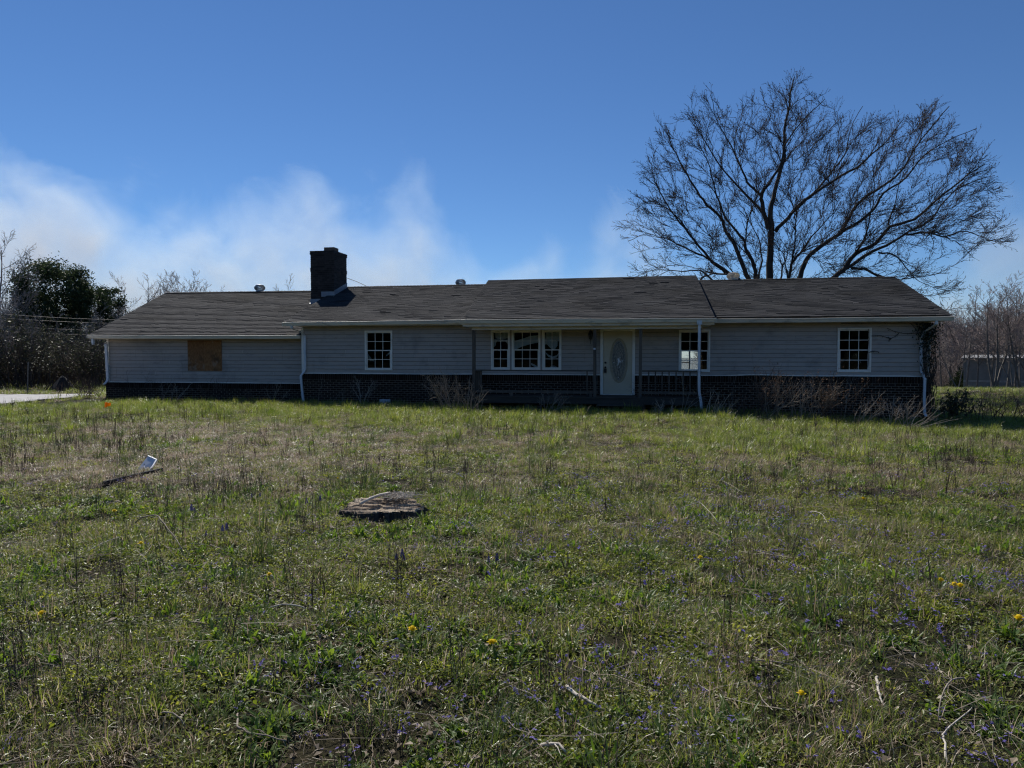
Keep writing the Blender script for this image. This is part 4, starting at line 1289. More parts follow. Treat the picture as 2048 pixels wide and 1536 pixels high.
SKA = np.zeros((20000, 7)); ns_ = len(SK); SKA[:ns_] = SK
cx = [c[0] for c in CROWN]; cz = [c[1] for c in CROWN]
TG = []
while len(TG) < 930:
    x = tr_.uniform(min(cx), max(cx)); z = tr_.uniform(min(cz), max(cz))
    if not inside(x, z) or (z < 7.6 and tr_.random() < 0.55) or (x < -3.5 and z < 9.5 and tr_.random() < 0.4): continue
    e = ((x - 1.8) / 9.8) ** 2 + ((z - 8.5) / 8.2) ** 2
    y = tr_.uniform(-1, 1) * 5.2 * math.sqrt(max(0.06, 1 - 0.9 * e))
    kk = 1 + y / 39.5
    TG.append(Vector((x * kk + 0.17 * y, y, 1.7 + (z - 1.7) * kk)))
tga = np.array([tuple(t) for t in TG])
dmin = np.array([np.min(np.sum((SKA[:ns_, :3] - t) ** 2, 1)) for t in tga])
PT = dict(seg=[4, 2], wob=[0.08, 0.12], up=[0.05, 0.05], taper=[0.6, 0.5], n=[3, 3], kids=[4], levels=2,
          **{'from': [0.12]}, ang=[36], len=[0.52], rmin=0.0075, rk=[0.75], bud=0.030, budmb=buds, nbud=2)
order = np.argsort(dmin)
far_ = [i for i in order[::-1][:90]]
for ti in far_ + [i for i in order if i not in set(far_)]:
    t = tga[ti]
    dv = t - SKA[:ns_, :3]; dd = np.sqrt(np.sum(dv * dv, 1)) + 1e-6
    cosa = np.sum(dv * SKA[:ns_, 3:6], 1) / dd
    outv = t - np.array([0.2, 0.0, 4.6]); outv = outv / np.linalg.norm(outv)
    coso = (dv @ outv) / dd
    cost = dd * (2.3 - cosa - 0.9 * coso) + np.where(cosa < 0.45, 3.0, 0.0) + np.where(dd < 0.5, 1.0, 0.0)
    k = int(np.argmin(cost))
    L_ = float(dd[k])
    if L_ < 0.25 or L_ > 5.5 or cosa[k] < 0.2: continue
    q = Vector(SKA[k, :3]); tg = Vector(SKA[k, 3:6]); e = Vector(t)
    c1 = q + (tg + (e - q).normalized() * 0.7).normalized() * L_ * 0.5
    m_ = max(3, int(L_ / 0.32)) + 1
    pts = []
    for i in range(m_ + 1):
        f = i / m_
        p_ = q * (1 - f) ** 2 + c1 * 2 * f * (1 - f) + e * f * f
        if 0 < i: p_ = p_ + Vector((tr_.gauss(0, 0.022), tr_.gauss(0, 0.022), tr_.gauss(0, 0.02)))
        pts.append(p_)
    r0 = min(max(0.011, SKA[k, 6] * 0.62), 0.010 + 0.011 * L_)
    rr_ = [r0 * (1 - 0.5 * i / m_) for i in range(m_ + 1)]
    wood.tube([tuple(p_) for p_ in pts], rr_, 4)
    for i in range(1, m_ + 1):
        tg_ = (pts[min(i + 1, m_)] - pts[i - 1]).normalized()
        if ns_ < 19990:
            SKA[ns_] = (*pts[i], *tg_, rr_[i]); ns_ += 1
        for _ in range(1 if tr_.random() < 0.75 else 2):
            side = tg_.cross(rvec(tr_)).normalized(); an = RAD(tr_.uniform(16, 42))
            branch(tr_, [fine], pts[i], tg_ * math.cos(an) + side * math.sin(an) + Vector(outv) * 0.25 + Vector((0, 0, 0.10)), tr_.uniform(0.35, 0.9), max(0.0085, rr_[i] * 0.7), 0, PT)
    branch(tr_, [fine], pts[-1], pts[-1] - pts[-2], tr_.uniform(0.4, 0.7), 0.0085, 0, PT)
o = wood.build('trunk', M['bark'], big, smooth=True)
o = fine.build('crown', M['twig'], big)
buds.build('bud', M['bud'], big, kind='stuff')


# ------------------------------------------------------------------ trees and brush around
def bear(deg, dist):
    """a point at a compass bearing and distance from where the photographer stood"""
    a = RAD(deg)
    return CAM.x + dist * math.sin(a), CAM.y + dist * math.cos(a)


PROTO = []
for k, (H, sp, forks, red) in enumerate(((9, 1.0, 1, 0), (9, 0.8, 2, 0), (9, 1.15, 1, 0), (9, 1.0, 3, 1), (9, 0.7, 1, 0), (9, 0.95, 2, 1))):
    PROTO.append(bare_tree_meshes(100 + k, H, sp, (M['fbark'], M['rtwig'] if red else M['ftwig']), forks))
PROTO_FIRST = {}


def place_tree(k, x, y, H, label, group=None, rz=None, sx=1.0):
    r_ = thing('bare_tree', label, 'tree', (x, y, gzf(x, y) - 0.05), group)
    r_.rotation_euler = (0, 0, rng.random() * 6.28 if rz is None else rz)
    s = H / 9.0
    r_.scale = (s * sx, s * sx, s)
    link(PROTO[k][0], 'trunk', r_); link(PROTO[k][1], 'crown', r_)
    return r_


# behind the house, seen over the roof
place_tree(2, *bear(-37.9, 73), 9.2, 'grey bare tree with fanning twigs over the left end of the roof', sx=1.05)
place_tree(0, *bear(-36.2, 76), 8.8, 'grey bare tree standing just left of the reddish budding tree over the wing roof')
place_tree(3, *bear(-34.6, 74), 9.2, 'reddish budding tree over the wing roof with upright twigs', sx=1.1)
place_tree(4, *bear(-33.2, 80), 8.6, 'thin bare treetop barely showing over the wing ridge right of the reddish tree')
place_tree(2, *bear(-28.1, 60), 8.0, 'small bare treetop over the wing ridge between turbine vent and chimney', sx=0.75)
place_tree(1, *bear(-37.2, 77), 9.0, 'grey twin trunked bare tree partly behind the reddish budding tree')
place_tree(0, *bear(-38.7, 75), 8.4, 'grey bare tree lowest and furthest left over the sloping end of the wing roof', sx=1.1)
place_tree(5, *bear(-35.3, 78), 9.0, 'small reddish bare tree just right of the reddish budding tree')
# left edge
for (b_, d, H, k, lb) in ((-46.6, 58, 8.4, 0, 'tall bare tree at the left edge of the photo with a thick dark trunk'), (-45.7, 62, 8.6, 2, 'pale bare tree standing between the left edge and the round evergreen')):
    place_tree(k, *bear(b_, d), H, lb)
GL = 'bare trees in the brush left of the house'
for i in range(26):
    b_ = -52 + 13.5 * (i + rng.random()) / 26
    d = 42 + 26 * rng.random()
    place_tree(rng.choice((0, 1, 2, 4)), *bear(b_, d), (3.4 + 0.03 * (d - 40) * 2) * (0.8 + 0.35 * rng.random()), 'slender bare sapling in the dark brush left of the house', GL)
# right wood
GR = 'bare trees in the wood right of the house'
place_tree(3, *bear(23.7, 63), 7.4, 'wide forked bare tree with reddish twigs in front of the pale shed', rz=0.6, sx=1.2)
place_tree(5, *bear(25.1, 64), 7.2, 'forked bare tree right of the widest reddish tree at the edge of the right field', rz=2.1)
place_tree(0, *bear(22.1, 67), 6.9, 'bare tree with a leaning dark trunk beside the low evergreen on the right', rz=1.1)
for i in range(56):
    b_ = 16.5 + 14 * (i + rng.random()) / 56
    d = 76 + 20 * rng.random() if i % 4 else 62 + 8 * rng.random()
    place_tree(rng.randrange(6), *bear(b_, d), (5.7 + 0.05 * (d - 70)) * (0.8 + 0.3 * rng.random()), 'bare tree in the grey wood beyond the right field', GR)


EV = []


def evergreen(x, y, H, W, label, seed, nblob=70, per=130, z0=0.28):
    r = random.Random(seed)
    t = thing('evergreen_tree', label, 'tree', (x, y, gzf(x, y) - 0.05))
    mb = MB(); P = dict(seg=[8, 4], wob=[0.03, 0.1], up=[0.05, 0.1], taper=[0.9, 0.8], n=[8, 4], kids=[16], levels=2, **{'from': [0.25]}, ang=[60], len=[0.3 * W / H * 2], rmin=0.02, rk=[0.3])
    branch(r, [mb], (0, 0, -0.1), (0.02, 0, 1), H * 0.95, H * 0.022, 0, P)
    mb.build('trunk', M['bark'], t)
    cr = MB()
    for _ in range(nblob):
        h = z0 + (1 - z0) * r.random() ** 0.75
        prof = (1.0 - 0.75 * h) if z0 < 0.1 else math.sin(PI * min(1, max(0.03, (1.02 - h) / (1.02 - z0))) ** 0.62) ** 0.7 if h < 0.99 else 0.1
        a = r.random() * 2 * PI; q = W * 0.5 * prof * (0.35 + 0.65 * math.sqrt(r.random()))
        c = Vector((q * math.cos(a), q * math.sin(a), h * H * 0.97))
        br_ = max(H * 0.06, W * 0.13) * (0.6 + 0.7 * r.random())
        for _ in range(per):
            o_ = rvec(r) * br_ * 0.52
            o_.z *= 0.8
            p = c + o_
            s = 0.05 + 0.07 * r.random()
            a1 = rvec(r).normalized() * s; b1 = a1.cross(rvec(r)).normalized() * s * 0.55
            cr.quad(tuple(p - a1), tuple(p - b1), tuple(p + a1), tuple(p + b1))
    EV.append(cr.build('crown', M['pine'], t))
    return t


evergreen(*bear(-43.2, 66), 9.3, 5.4, 'big round dark evergreen left of the house', 1, 150, 240, 0.32)
evergreen(*bear(-41.3, 68), 7.7, 3.2, 'shorter dark evergreen overlapping the right side of the big round one', 2, 60, 160, 0.34)
evergreen(*bear(-39.9, 70), 8.3, 1.9, 'narrow dark evergreen just above the left corner of the roof', 3, 34, 150, 0.50)
evergreen(*bear(-45.3, 68), 5.2, 3.0, 'low dark evergreen under the left side of the big round one', 4, 44, 150, 0.25)
evergreen(*bear(22.6, 77), 1.9, 4.4, 'low dark spreading evergreen at the edge of the right wood', 5, 70, 130, 0.0)

for i, b_ in enumerate((23.9, 24.4, 24.8, 25.4, 25.8, 26.4, 26.9)):
    place_tree((4, 0, 2, 5, 1, 4, 0)[i], *bear(b_, 65 + 4 * rng.random()), 5.6 + 1.3 * rng.random(), ('first', 'second', 'third', 'fourth', 'fifth', 'sixth', 'seventh')[i] + ' slender bare tree from the left in front of the pale shed', 'bare trees in front of the shed')
# pale shed among the trees on the right
sx_, sy_ = bear(26.3, 72)
sh = thing('shed', 'long pale metal shed seen between the tree trunks on the right', 'shed', (sx_, sy_, gzf(sx_, sy_)))
sh.rotation_euler = (0, 0, RAD(-22))
mb = MB(); mb.box(-5.5, 0, 0.0, 6.5, 4, 2.5); mb.build('wall', M['trailer'], sh)
mb = MB(); mb.hexa([(-5.7, -0.2, 2.52), (6.7, -0.2, 2.52), (6.7, 4.2, 2.52), (-5.7, 4.2, 2.52), (-5.7, -0.2, 2.60), (6.7, -0.2, 2.60), (6.5, 2.0, 2.85), (-5.5, 2.0, 2.85)]); mb.build('roof', M['trailer'], sh)
for k in range(6):
    mb = MB(); mb.box(-5.3 + k * 2, -0.03, 0.1, -5.2 + k * 2, -0.002, 2.4); mb.build('rib', M['metal'], sh)
mb = MB(); mb.box(-5.5, -0.02, 0.55, 6.5, -0.003, 0.70); mb.build('skirting', M['metal'], sh)

# brush, as masses nobody could count
srcs = bpy.data.collections.new('brush_sources')
for k in range(5):
    r = random.Random(300 + k)
    mb = shrub_mb(r, 16, 2.2, (r.gauss(0, 0.1), 0), 0.7, 0.02, 6, 0.014)
    lv = leaves_on(mb, r, 420, 0.075)
    n0 = len(mb.f)
    mb.add(lv.v, lv.f, 1)
    o = bpy.data.objects.new('brush.%03d' % k, mb.mesh('brush', [M['darkstem'], M['brushleaf']]))
    srcs.objects.link(o)


srcs2 = bpy.data.collections.new('pale_brush_sources')
for k in range(4):
    r = random.Random(330 + k)
    mb = shrub_mb(r, 16, 2.2, (r.gauss(0, 0.1), 0), 0.7, 0.02, 6, 0.014)
    o = bpy.data.objects.new('pale_brush.%03d' % k, mb.mesh('pale_brush', [M['ftwig']]))
    srcs2.objects.link(o)


def scatter(name, pts, rot, scl, idx, coll, label=None, kind='stuff', vec=None):
    """one object whose points each carry a plant of the collection"""
    n = len(pts)
    me = bpy.data.meshes.new(name)
    me.from_pydata(np.asarray(pts).tolist(), [], [])
    a = me.attributes.new('rot', 'FLOAT_VECTOR', 'POINT'); a.data.foreach_set('vector', np.asarray(rot, np.float32).ravel())
    a = me.attributes.new('scl', 'FLOAT_VECTOR', 'POINT'); s = np.asarray(scl, np.float32)
    if s.ndim == 1: s = np.stack([s, s, s], 1)
    a.data.foreach_set('vector', s.ravel())
    a = me.attributes.new('idx', 'INT', 'POINT'); a.data.foreach_set('value', np.asarray(idx, np.int32))
    o = link(me, name, None, kind)
    if label: o['label'] = label
    ng = bpy.data.node_groups.new(name, 'GeometryNodeTree')
    ng.interface.new_socket('Geometry', in_out='INPUT', socket_type='NodeSocketGeometry')
    ng.interface.new_socket('Geometry', in_out='OUTPUT', socket_type='NodeSocketGeometry')
    N = ng.nodes; Lk = ng.links
    gi = N.new('NodeGroupInput'); go = N.new('NodeGroupOutput')
    ip = N.new('GeometryNodeInstanceOnPoints')
    ci = N.new('GeometryNodeCollectionInfo'); ci.inputs['Collection'].default_value = coll
    ci.inputs['Separate Children'].default_value = True; ci.inputs['Reset Children'].default_value = True

    def na(nm, ty):
        q = N.new('GeometryNodeInputNamedAttribute'); q.data_type = ty; q.inputs['Name'].default_value = nm
        return q.outputs[0]
    er = N.new('FunctionNodeEulerToRotation')
    Lk.new(na('rot', 'FLOAT_VECTOR'), er.inputs[0])
    Lk.new(gi.outputs[0], ip.inputs['Points']); Lk.new(ci.outputs[0], ip.inputs['Instance'])
    ip.inputs['Pick Instance'].default_value = True
    Lk.new(na('idx', 'INT'), ip.inputs['Instance Index'])
    Lk.new(er.outputs[0], ip.inputs['Rotation']); Lk.new(na('scl', 'FLOAT_VECTOR'), ip.inputs['Scale'])
    Lk.new(ip.outputs[0], go.inputs[0])
    md = o.modifiers.new('scatter', 'NODES'); md.node_group = ng
    return o


def scatter_xy(name, x, y, smin, smax, coll, label, tilt=0.12, zoff=0.0, anis=0.2):
    n = len(x)
    z = gz(x, y) + (fbm(x * 2.2, y * 2.2, 8, 3) - 0.5) * 0.09 + zoff
    rot = np.stack([nrng.normal(0, tilt, n), nrng.normal(0, tilt, n), nrng.random(n) * 2 * PI], 1)
    s = smin + (smax - smin) * nrng.random(n)
    s3 = np.stack([s, s, s * (1 + anis * nrng.normal(0, 1, n).clip(-1, 1))], 1)
    return scatter(name, np.stack([x, y, z], 1), rot, s3, nrng.integers(0, len(coll.objects), n), coll, label)


def polar(n, b0, b1, d0, d1):
    b_ = np.radians(b0 + (b1 - b0) * nrng.random(n)); d = np.sqrt(d0 ** 2 + (d1 ** 2 - d0 ** 2) * nrng.random(n))
    return CAM.x + d * np.sin(b_), CAM.y + d * np.cos(b_)


x, y = polar(360, -55, -38.5, 41, 70)
scatter_xy('undergrowth', x, y, 0.7, 1.5, srcs, 'dark tangled brush under the trees left of the house')
x, y = polar(300, 16, 32, 78, 98)
scatter_xy('undergrowth', x, y, 0.8, 1.7, srcs2, 'grey tangled brush under the trees beyond the right field')
wsrc = bpy.data.collections.new('wood_sources')
for k, (a, b_) in enumerate(PROTO):
    j = MB()
    me = bpy.data.meshes.new('wood_tree')
    va = np.empty(len(a.vertices) * 3); a.vertices.foreach_get('co', va)
    vb = np.empty(len(b_.vertices) * 3); b_.vertices.foreach_get('co', vb)
    na_ = len(a.vertices)
    fa = [tuple(p.vertices) for p in a.polygons]; fb = [tuple(i + na_ for i in p.vertices) for p in b_.polygons]
    me.from_pydata(np.concatenate([va, vb]).reshape(-1, 3).tolist(), [], fa + fb)
    me.materials.append(a.materials[0]); me.materials.append(b_.materials[0])
    me.polygons.foreach_set('material_index', [0] * len(fa) + [1] * len(fb))
    at = me.attributes.new('tone', 'FLOAT', 'FACE'); at.data.foreach_set('value', nrng.random(len(fa) + len(fb)))
    o = bpy.data.objects.new('wood_tree.%03d' % k, me); wsrc.objects.link(o)
x1, y1 = polar(250, 15, 34, 90, 116)
x2, y2 = polar(110, -58, -38, 72, 96)
x3, y3 = polar(90, -38, 15, 104, 122)
x = np.concatenate([x1, x2, x3]); y = np.concatenate([y1, y2, y3])
n = len(x)
sc_ = np.concatenate([0.72 + 0.2 * nrng.random(250), 0.62 + 0.2 * nrng.random(110), 0.75 + 0.2 * nrng.random(90)])
scatter('woods', np.stack([x, y, gz(x, y)], 1), np.stack([np.zeros(n), np.zeros(n), nrng.random(n) * 6.28], 1), sc_, nrng.integers(0, 6, n), wsrc, 'far bare woods behind the house and fields')

esrc = bpy.data.collections.new('evergreen_sources')  # dense evergreens added behind the camera so the panes reflect dark
for k, o_ in enumerate(EV[:4]):
    o = bpy.data.objects.new('wood_evergreen.%03d' % k, o_.data); esrc.objects.link(o)
x, y = polar(420, 110, 250, 85, 130)
n = len(x)
scatter('woods', np.stack([x, y, gz(x, y) - 2.5], 1), np.stack([np.zeros(n), np.zeros(n), nrng.random(n) * 6.28], 1), 1.2 + 0.5 * nrng.random(n), nrng.integers(0, 2, n), esrc, 'unseen evergreen woods across the way, added to darken the window reflections')

# dark brush pile, fence posts, gate, wires on the left
x, y = bear(-42.9, 38.5)
r = random.Random(4)
pile = thing('brush_pile', 'small charred black brush pile in the grass left of the house', 'brush pile', (x, y, gzf(x, y)))
mb = MB()
mb.lathe([(0.62, -0.05), (0.5, 0.15), (0.28, 0.42), (0.12, 0.62), (0.02, 0.7)], 9); mb.build('ash_heap', M['pit'], pile)
mb = MB()
for i in range(60):
    a = r.random() * 6.28; q = 0.9 * r.random(); p = Vector((q * math.cos(a), q * math.sin(a), 0.0))
    mb.tube([tuple(p), (p.x * 0.4 + r.gauss(0, 0.15), p.y * 0.4, 0.3 + 0.5 * r.random())], [0.02, 0.008], 4)
mb.build('branch', M['darkstem'], pile)
for i, (b_, d) in enumerate(((-44.9, 36), (-43.6, 43), (-46.4, 40))):
    x, y = bear(b_, d)
    t = thing('fence_post', ['leaning dark metal fence post nearest the gravel driveway', 'thin fence post beside the charred brush pile', 'fence post near the left edge under the tall bare tree'][i], 'fence post', (x, y, gzf(x, y)), 'fence posts left of the driveway')
    mb = MB(); mb.box(-0.022, -0.005, -0.3, 0.022, 0.005, 1.35); mb.box(-0.005, 0.005, -0.3, 0.005, 0.04, 1.35); mb.build('post', M['galv'], t)
    mb = MB()
    for k in range(9): mb.box(-0.012, -0.016, 0.15 + k * 0.13, 0.012, -0.005, 0.17 + k * 0.13)
    mb.build('stud', M['galv'], t)
    t.rotation_euler = (0, 0.06 * (1 if i == 0 else -0.4), rng.random())
# tube gate behind the left corner
gt = thing('tube_gate', 'rusty tube gate with five rails beside the left end of the house', 'gate', (-9.72, 4.2, gzf(-9.7, 4.2)))
for z in (0.42, 0.62, 0.82, 1.0, 1.2):
    mb = MB(); mb.tube([(-0.55, 0, z), (1.1, 0.1, z + 0.02)], 0.02, 6, cap=True); mb.build('rail', M['galv'], gt)
for u in (-0.55, 0.25, 1.1):
    mb = MB(); mb.tube([(u, 0.06 * (u + 0.55), 0.0 if u != 0.25 else 0.42), (u, 0.06 * (u + 0.55), 1.22)], 0.024, 6, cap=True); mb.build('stile', M['galv'], gt)
for i, z in enumerate((4.15, 3.92, 3.45, 3.15)):
    pts = []
    for k in range(25):
        t = k / 24
        bb = -62 + 32 * t
        x, y = bear(bb, 52)
        pts.append((x, y, z + 0.9 * (t - 0.72) ** 2 * 4 - 0.2))
    mb = MB(); mb.tube(pts, 0.014, 4)
    tag(mb.build('overhead_wire', M['galv']), ['topmost overhead wire crossing the trees left of the roof', 'second overhead wire from the top left of the roof', 'third overhead wire from the top left of the roof', 'lowest overhead wire crossing the trees left of the roof'][i], 'wire', 'overhead wires')


# ------------------------------------------------------------------ dead shrubs and weeds along the house
def dead_shrub(x, y, nst, H, lean, spread, label, seed, mat='deadstem', arch=0.05, kids=6, leaf=0, leafmat_='redleaf', rad=0.008, group=None, name='dead_shrub', cat='shrub'):
    r = random.Random(seed)
    t = thing(name, label, cat, (x, y, gzf(x, y)), group)
    mb = shrub_mb(r, max(4, int(nst * 0.62)), H, lean, spread, arch, kids, rad * 1.25)
    mb.build('stem', M[mat], t)
    if leaf:
        leaves_on(mb, r, leaf, 0.04).build('leaf', M[leafmat_], t, kind='stuff')
    return t


dead_shrub(6.25, -2.55, 46, 1.25, (-0.1, -0.1), 0.55, 'dense grey thicket of bare stems left of the porch', 1, 'deadstem', 0.05, 7)
dead_shrub(6.75, -2.9, 20, 0.95, (0.35, -0.2), 0.30, 'fan of pale stalks leaning right at the left porch corner', 2, 'deadstem', 0.02, 3)
dead_shrub(8.95, -2.55, 20, 0.75, (0.1, -0.1), 0.30, 'small tangle of bare stems below the wide porch window', 3, 'deadstem', 0.08, 6)
dead_shrub(11.75, -2.4, 9, 1.0, (0.05, -0.1), 0.25, 'thin bare shrub standing before the porch steps', 4, 'darkstem', 0.02, 5, rad=0.005)
dead_shrub(12.35, -2.9, 14, 0.5, (0.2, -0.1), 0.35, 'low tangle of pale dead stems right of the porch steps', 5, 'deadstem', 0.08, 6)
dead_shrub(12.9, -2.2, 6, 1.15, (0.55, -0.05), 0.12, 'few long bare stems leaning right beside the porch downspout', 6, 'deadstem', 0.03, 4)
dead_shrub(13.75, -3.1, 22, 0.75, (0.55, -0.1), 0.30, 'dry stalks leaning right at the foot of the porch downspout', 7, 'deadstem', 0.02, 3)
dead_shrub(14.55, -2.4, 26, 0.8, (0.2, -0.05), 0.45, 'dark low stems between the downspout and the big brown thicket', 8, 'darkstem', 0.04, 5)
dead_shrub(15.35, -2.3, 30, 1.45, (0.0, -0.05), 0.40, 'tall left clump of the brown thicket against the brick wall', 9, 'darkstem', 0.04, 8, 140)
dead_shrub(15.35, -2.5, 20, 1.30, (0.1, -0.1), 0.35, 'tan stems in front of the tall left clump of the brown thicket', 19, 'deadstem', 0.06, 7, 100)
dead_shrub(16.15, -2.4, 34, 1.30, (0.2, -0.05), 0.50, 'middle clump of the brown thicket against the brick wall', 10, 'deadstem', 0.06, 8, 100)
dead_shrub(16.75, -2.5, 30, 1.40, (0.1, -0.05), 0.35, 'right clump of the brown thicket with russet leaves at its foot', 11, 'darkstem', 0.05, 8, 330)
dead_shrub(17.6, -2.7, 16, 1.05, (0.30, -0.1), 0.28, 'arching dry stems right of the brown thicket', 12, 'deadstem', 0.05, 5)
dead_shrub(18.5, -2.6, 26, 1.10, (0.15, -0.1), 0.40, 'curling dead stems below the rightmost window', 13, 'deadstem', 0.11, 6)
dead_shrub(18.45, -3.6, 12, 1.15, (1.3, -0.1), 0.12, 'sheaf of long dry grass stalks lying to the right by the house corner', 14, 'deadstem', 0.02, 2)
dead_shrub(15.0, -1.4, 7, 2.0, (0.05, 0.0), 0.9, 'tall thin seed stalks standing before the right siding', 15, 'deadstem', -0.02, 4, rad=0.004)
dead_shrub(17.2, -1.3, 6, 1.7, (0.0, 0.0), 0.6, 'thin seed stalks left of the rightmost window', 16, 'deadstem', -0.02, 4, rad=0.004)
dead_shrub(-6.1, -0.4, 14, 1.15, (0.0, 0.0), 0.6, 'dark thin weeds against the left end of the wing', 17, 'darkstem', 0.02, 5, rad=0.005)
dead_shrub(-4.9, -0.5, 14, 0.95, (0.2, 0.0), 0.4, 'pale bare weed below the boarded window on its left', 18, 'deadstem', 0.06, 5)
dead_shrub(-3.6, -0.4, 16, 0.95, (0.0, 0.0), 0.5, 'dark bare weed below the boarded window', 20, 'darkstem', 0.05, 6)
dead_shrub(-2.1, -0.4, 12, 0.7, (0.1, 0.0), 0.5, 'dark curling weed between boarded window and downspout', 21, 'darkstem', 0.09, 6)
dead_shrub(-0.75, -0.6, 7, 0.95, (0.1, 0.0), 0.15, 'pale twisted bare shrub left of the main downspout', 22, 'deadstem', 0.05, 6, rad=0.009)
dead_shrub(-1.15, -1.2, 22, 0.32, (0.1, 0.0), 0.45, 'low heap of russet dead leaves beside the main downspout', 23, 'darkstem', 0.1, 5, 520)
dead_shrub(1.6, -0.9, 8, 0.85, (0.0, 0.0), 0.7, 'few thin dry stalks right of the main downspout', 24, 'deadstem', 0.0, 3, rad=0.004)
dead_shrub(2.65, -0.9, 6, 0.95, (-0.05, 0.0), 0.12, 'pale branching bare shrub above the crawl vent', 25, 'deadstem', 0.04, 9, rad=0.008)
dead_shrub(4.9, -1.0, 16, 0.95, (0.1, 0.0), 0.8, 'dark bare weeds between crawl vent and porch thicket', 26, 'darkstem', 0.03, 5, rad=0.005)
dead_shrub(-8.75, 0.15, 40, 0.95, (-0.05, 0.0), 0.55, 'brown dry brush at the left corner of the house', 27, 'darkstem', 0.02, 5)
dead_shrub(-9.7, 0.5, 18, 0.75, (-0.1, 0.0), 0.7, 'thin dry weeds along the end of the driveway', 28, 'darkstem', 0.0, 4)
dead_shrub(22.3, -0.2, 60, 1.1, (0.05, 0.0), 1.1, 'dry brown brush beside the right corner of the house', 29, 'darkstem', 0.02, 5)
dead_shrub(24.0, 0.6, 60, 1.0, (0.1, 0.0), 1.3, 'dry brown brush at the right edge of the photo', 30, 'darkstem', 0.02, 5)
dead_shrub(9.8, -2.0, 10, 0.7, (0.1, 0.0), 0.5, 'thin dark stems under the left porch railing', 31, 'darkstem', 0.03, 4, rad=0.004)
dead_shrub(13.3, -0.9, 10, 1.0, (0.1, 0.0), 0.3, 'dark bare weed behind the right porch downspout', 32, 'darkstem', 0.03, 5, rad=0.004)
# green shrub hard by the right corner
gs = thing('green_shrub', 'dark green leafy shrub hard by the right corner of the house', 'shrub', (20.95, -0.1, gzf(20.95, -0.1)))
r = random.Random(77)
mb = shrub_mb(r, 22, 0.95, (0.05, 0), 0.35, 0.0, 7)
mb.build('stem', M['darkstem'], gs)
leaves_on(mb, r, 1300, 0.06).build('leaf', M['brushleaf'], gs, kind='stuff')

# creeper on the right corner
cr = thing('creeper', 'dark leafless creeper climbing the right corner of the house', 'vine', (L - 0.1, -0.06, -0.1))
r = random.Random(9)
mb = MB()
for i in range(26):
    x0 = -0.18 + 0.42 * r.random()
    pts = [(x0, -0.05, 0)]
    H = r.uniform(1.5, 2.75)
    for k in range(1, 10):
        pts.append((x0 + r.gauss(0, 0.03) + 0.01 * k, -0.05 - 0.06 * r.random(), H * k / 9))
    mb.tube(pts, [0.012 * (1 - 0.06 * k) for k in range(10)], 4)
TEND = [[(0, 2.38), (-0.35, 2.36), (-0.62, 2.35), (-0.9, 2.42), (-1.1, 2.52)], [(-0.75, 2.38), (-0.85, 2.28), (-0.98, 2.2), (-1.05, 2.12)], [(-1.55, 2.28), (-1.3, 2.3), (-1.1, 2.24), (-0.98, 2.2)],
        [(0, 2.65), (-0.8, 2.66), (-1.6, 2.67), (-2.4, 2.66)], [(-1.62, 2.5), (-1.6, 2.2), (-1.63, 1.9), (-1.6, 1.6), (-1.62, 1.35)], [(-1.6, 1.78), (-1.45, 1.83), (-1.3, 1.80)], [(-0.1, 2.1), (-0.3, 2.5), (-0.45, 2.66)]]
for tp in TEND:
    mb.tube([(a, -0.022 if -1.72 < a < -1.5 and z < 2.6 else 0.018 - 0.01, z + 0.1) for a, z in tp], 0.007, 4)
mb.tube([(0.3, -0.4, 2.78), (0.45, -0.45, 2.6), (0.5, -0.45, 2.4), (0.62, -0.45, 2.15)], 0.008, 4)
mb.build('stem', M['darkstem'], cr)
lv = MB()
for _ in range(900):
    z = 2.75 - abs(r.gauss(0, 0.6)); x0 = r.gauss(0.02, 0.13 + 0.05 * max(0, z - 1.6))
    p = Vector((x0, -0.07 - 0.12 * r.random(), max(0.1, z)))
    a = rvec(r).normalized() * 0.035; b_ = a.cross(rvec(r)).normalized() * 0.022
    lv.quad(tuple(p - a), tuple(p - b_), tuple(p + a), tuple(p + b_))
for tp in TEND:
    for _ in range(14):
        k = r.randrange(len(tp) - 1); f = r.random()
        a_, z = tp[k][0] * (1 - f) + tp[k + 1][0] * f, tp[k][1] * (1 - f) + tp[k + 1][1] * f
        p = Vector((a_, -0.005, z + 0.1 + r.gauss(0, 0.015))); a = rvec(r).normalized() * 0.02; b_ = a.cross(rvec(r)).normalized() * 0.014
        lv.quad(tuple(p - a), tuple(p - b_), tuple(p + a), tuple(p + b_))
lv.build('leaf', M['ivy'], cr, kind='stuff')

# ------------------------------------------------------------------ lawn plants: shapes


def blade(mb, r, x, y, h, wdt, lean, az, nseg=3, m=0, curl=1.0):
    ca, sa = math.cos(az), math.sin(az)
    px, py = -sa * wdt / 2, ca * wdt / 2
    t = r.random()
    prev = None
    o = len(mb.v)
    for k in range(nseg + 1):
        f = k / nseg
        ang = lean * (0.35 + 0.65 * f * curl)
        out_ = h * f * math.sin(ang); up_ = h * f * math.cos(ang)
        wv = 1 - f * f * 0.9
        cx, cy_ = x + ca * out_, y + sa * out_
        if k < nseg:
            mb.v.append((cx - px * wv, cy_ - py * wv, up_)); mb.v.append((cx + px * wv, cy_ + py * wv, up_))
        else:
            mb.v.append((cx, cy_, up_))
    for k in range(nseg - 1):
        a = o + 2 * k
        mb.f.append((a, a + 1, a + 3, a + 2)); mb.m.append(m); mb.t.append(t)
    a = o + 2 * (nseg - 1)
    mb.f.append((a, a + 1, a + 2)); mb.m.append(m); mb.t.append(t)


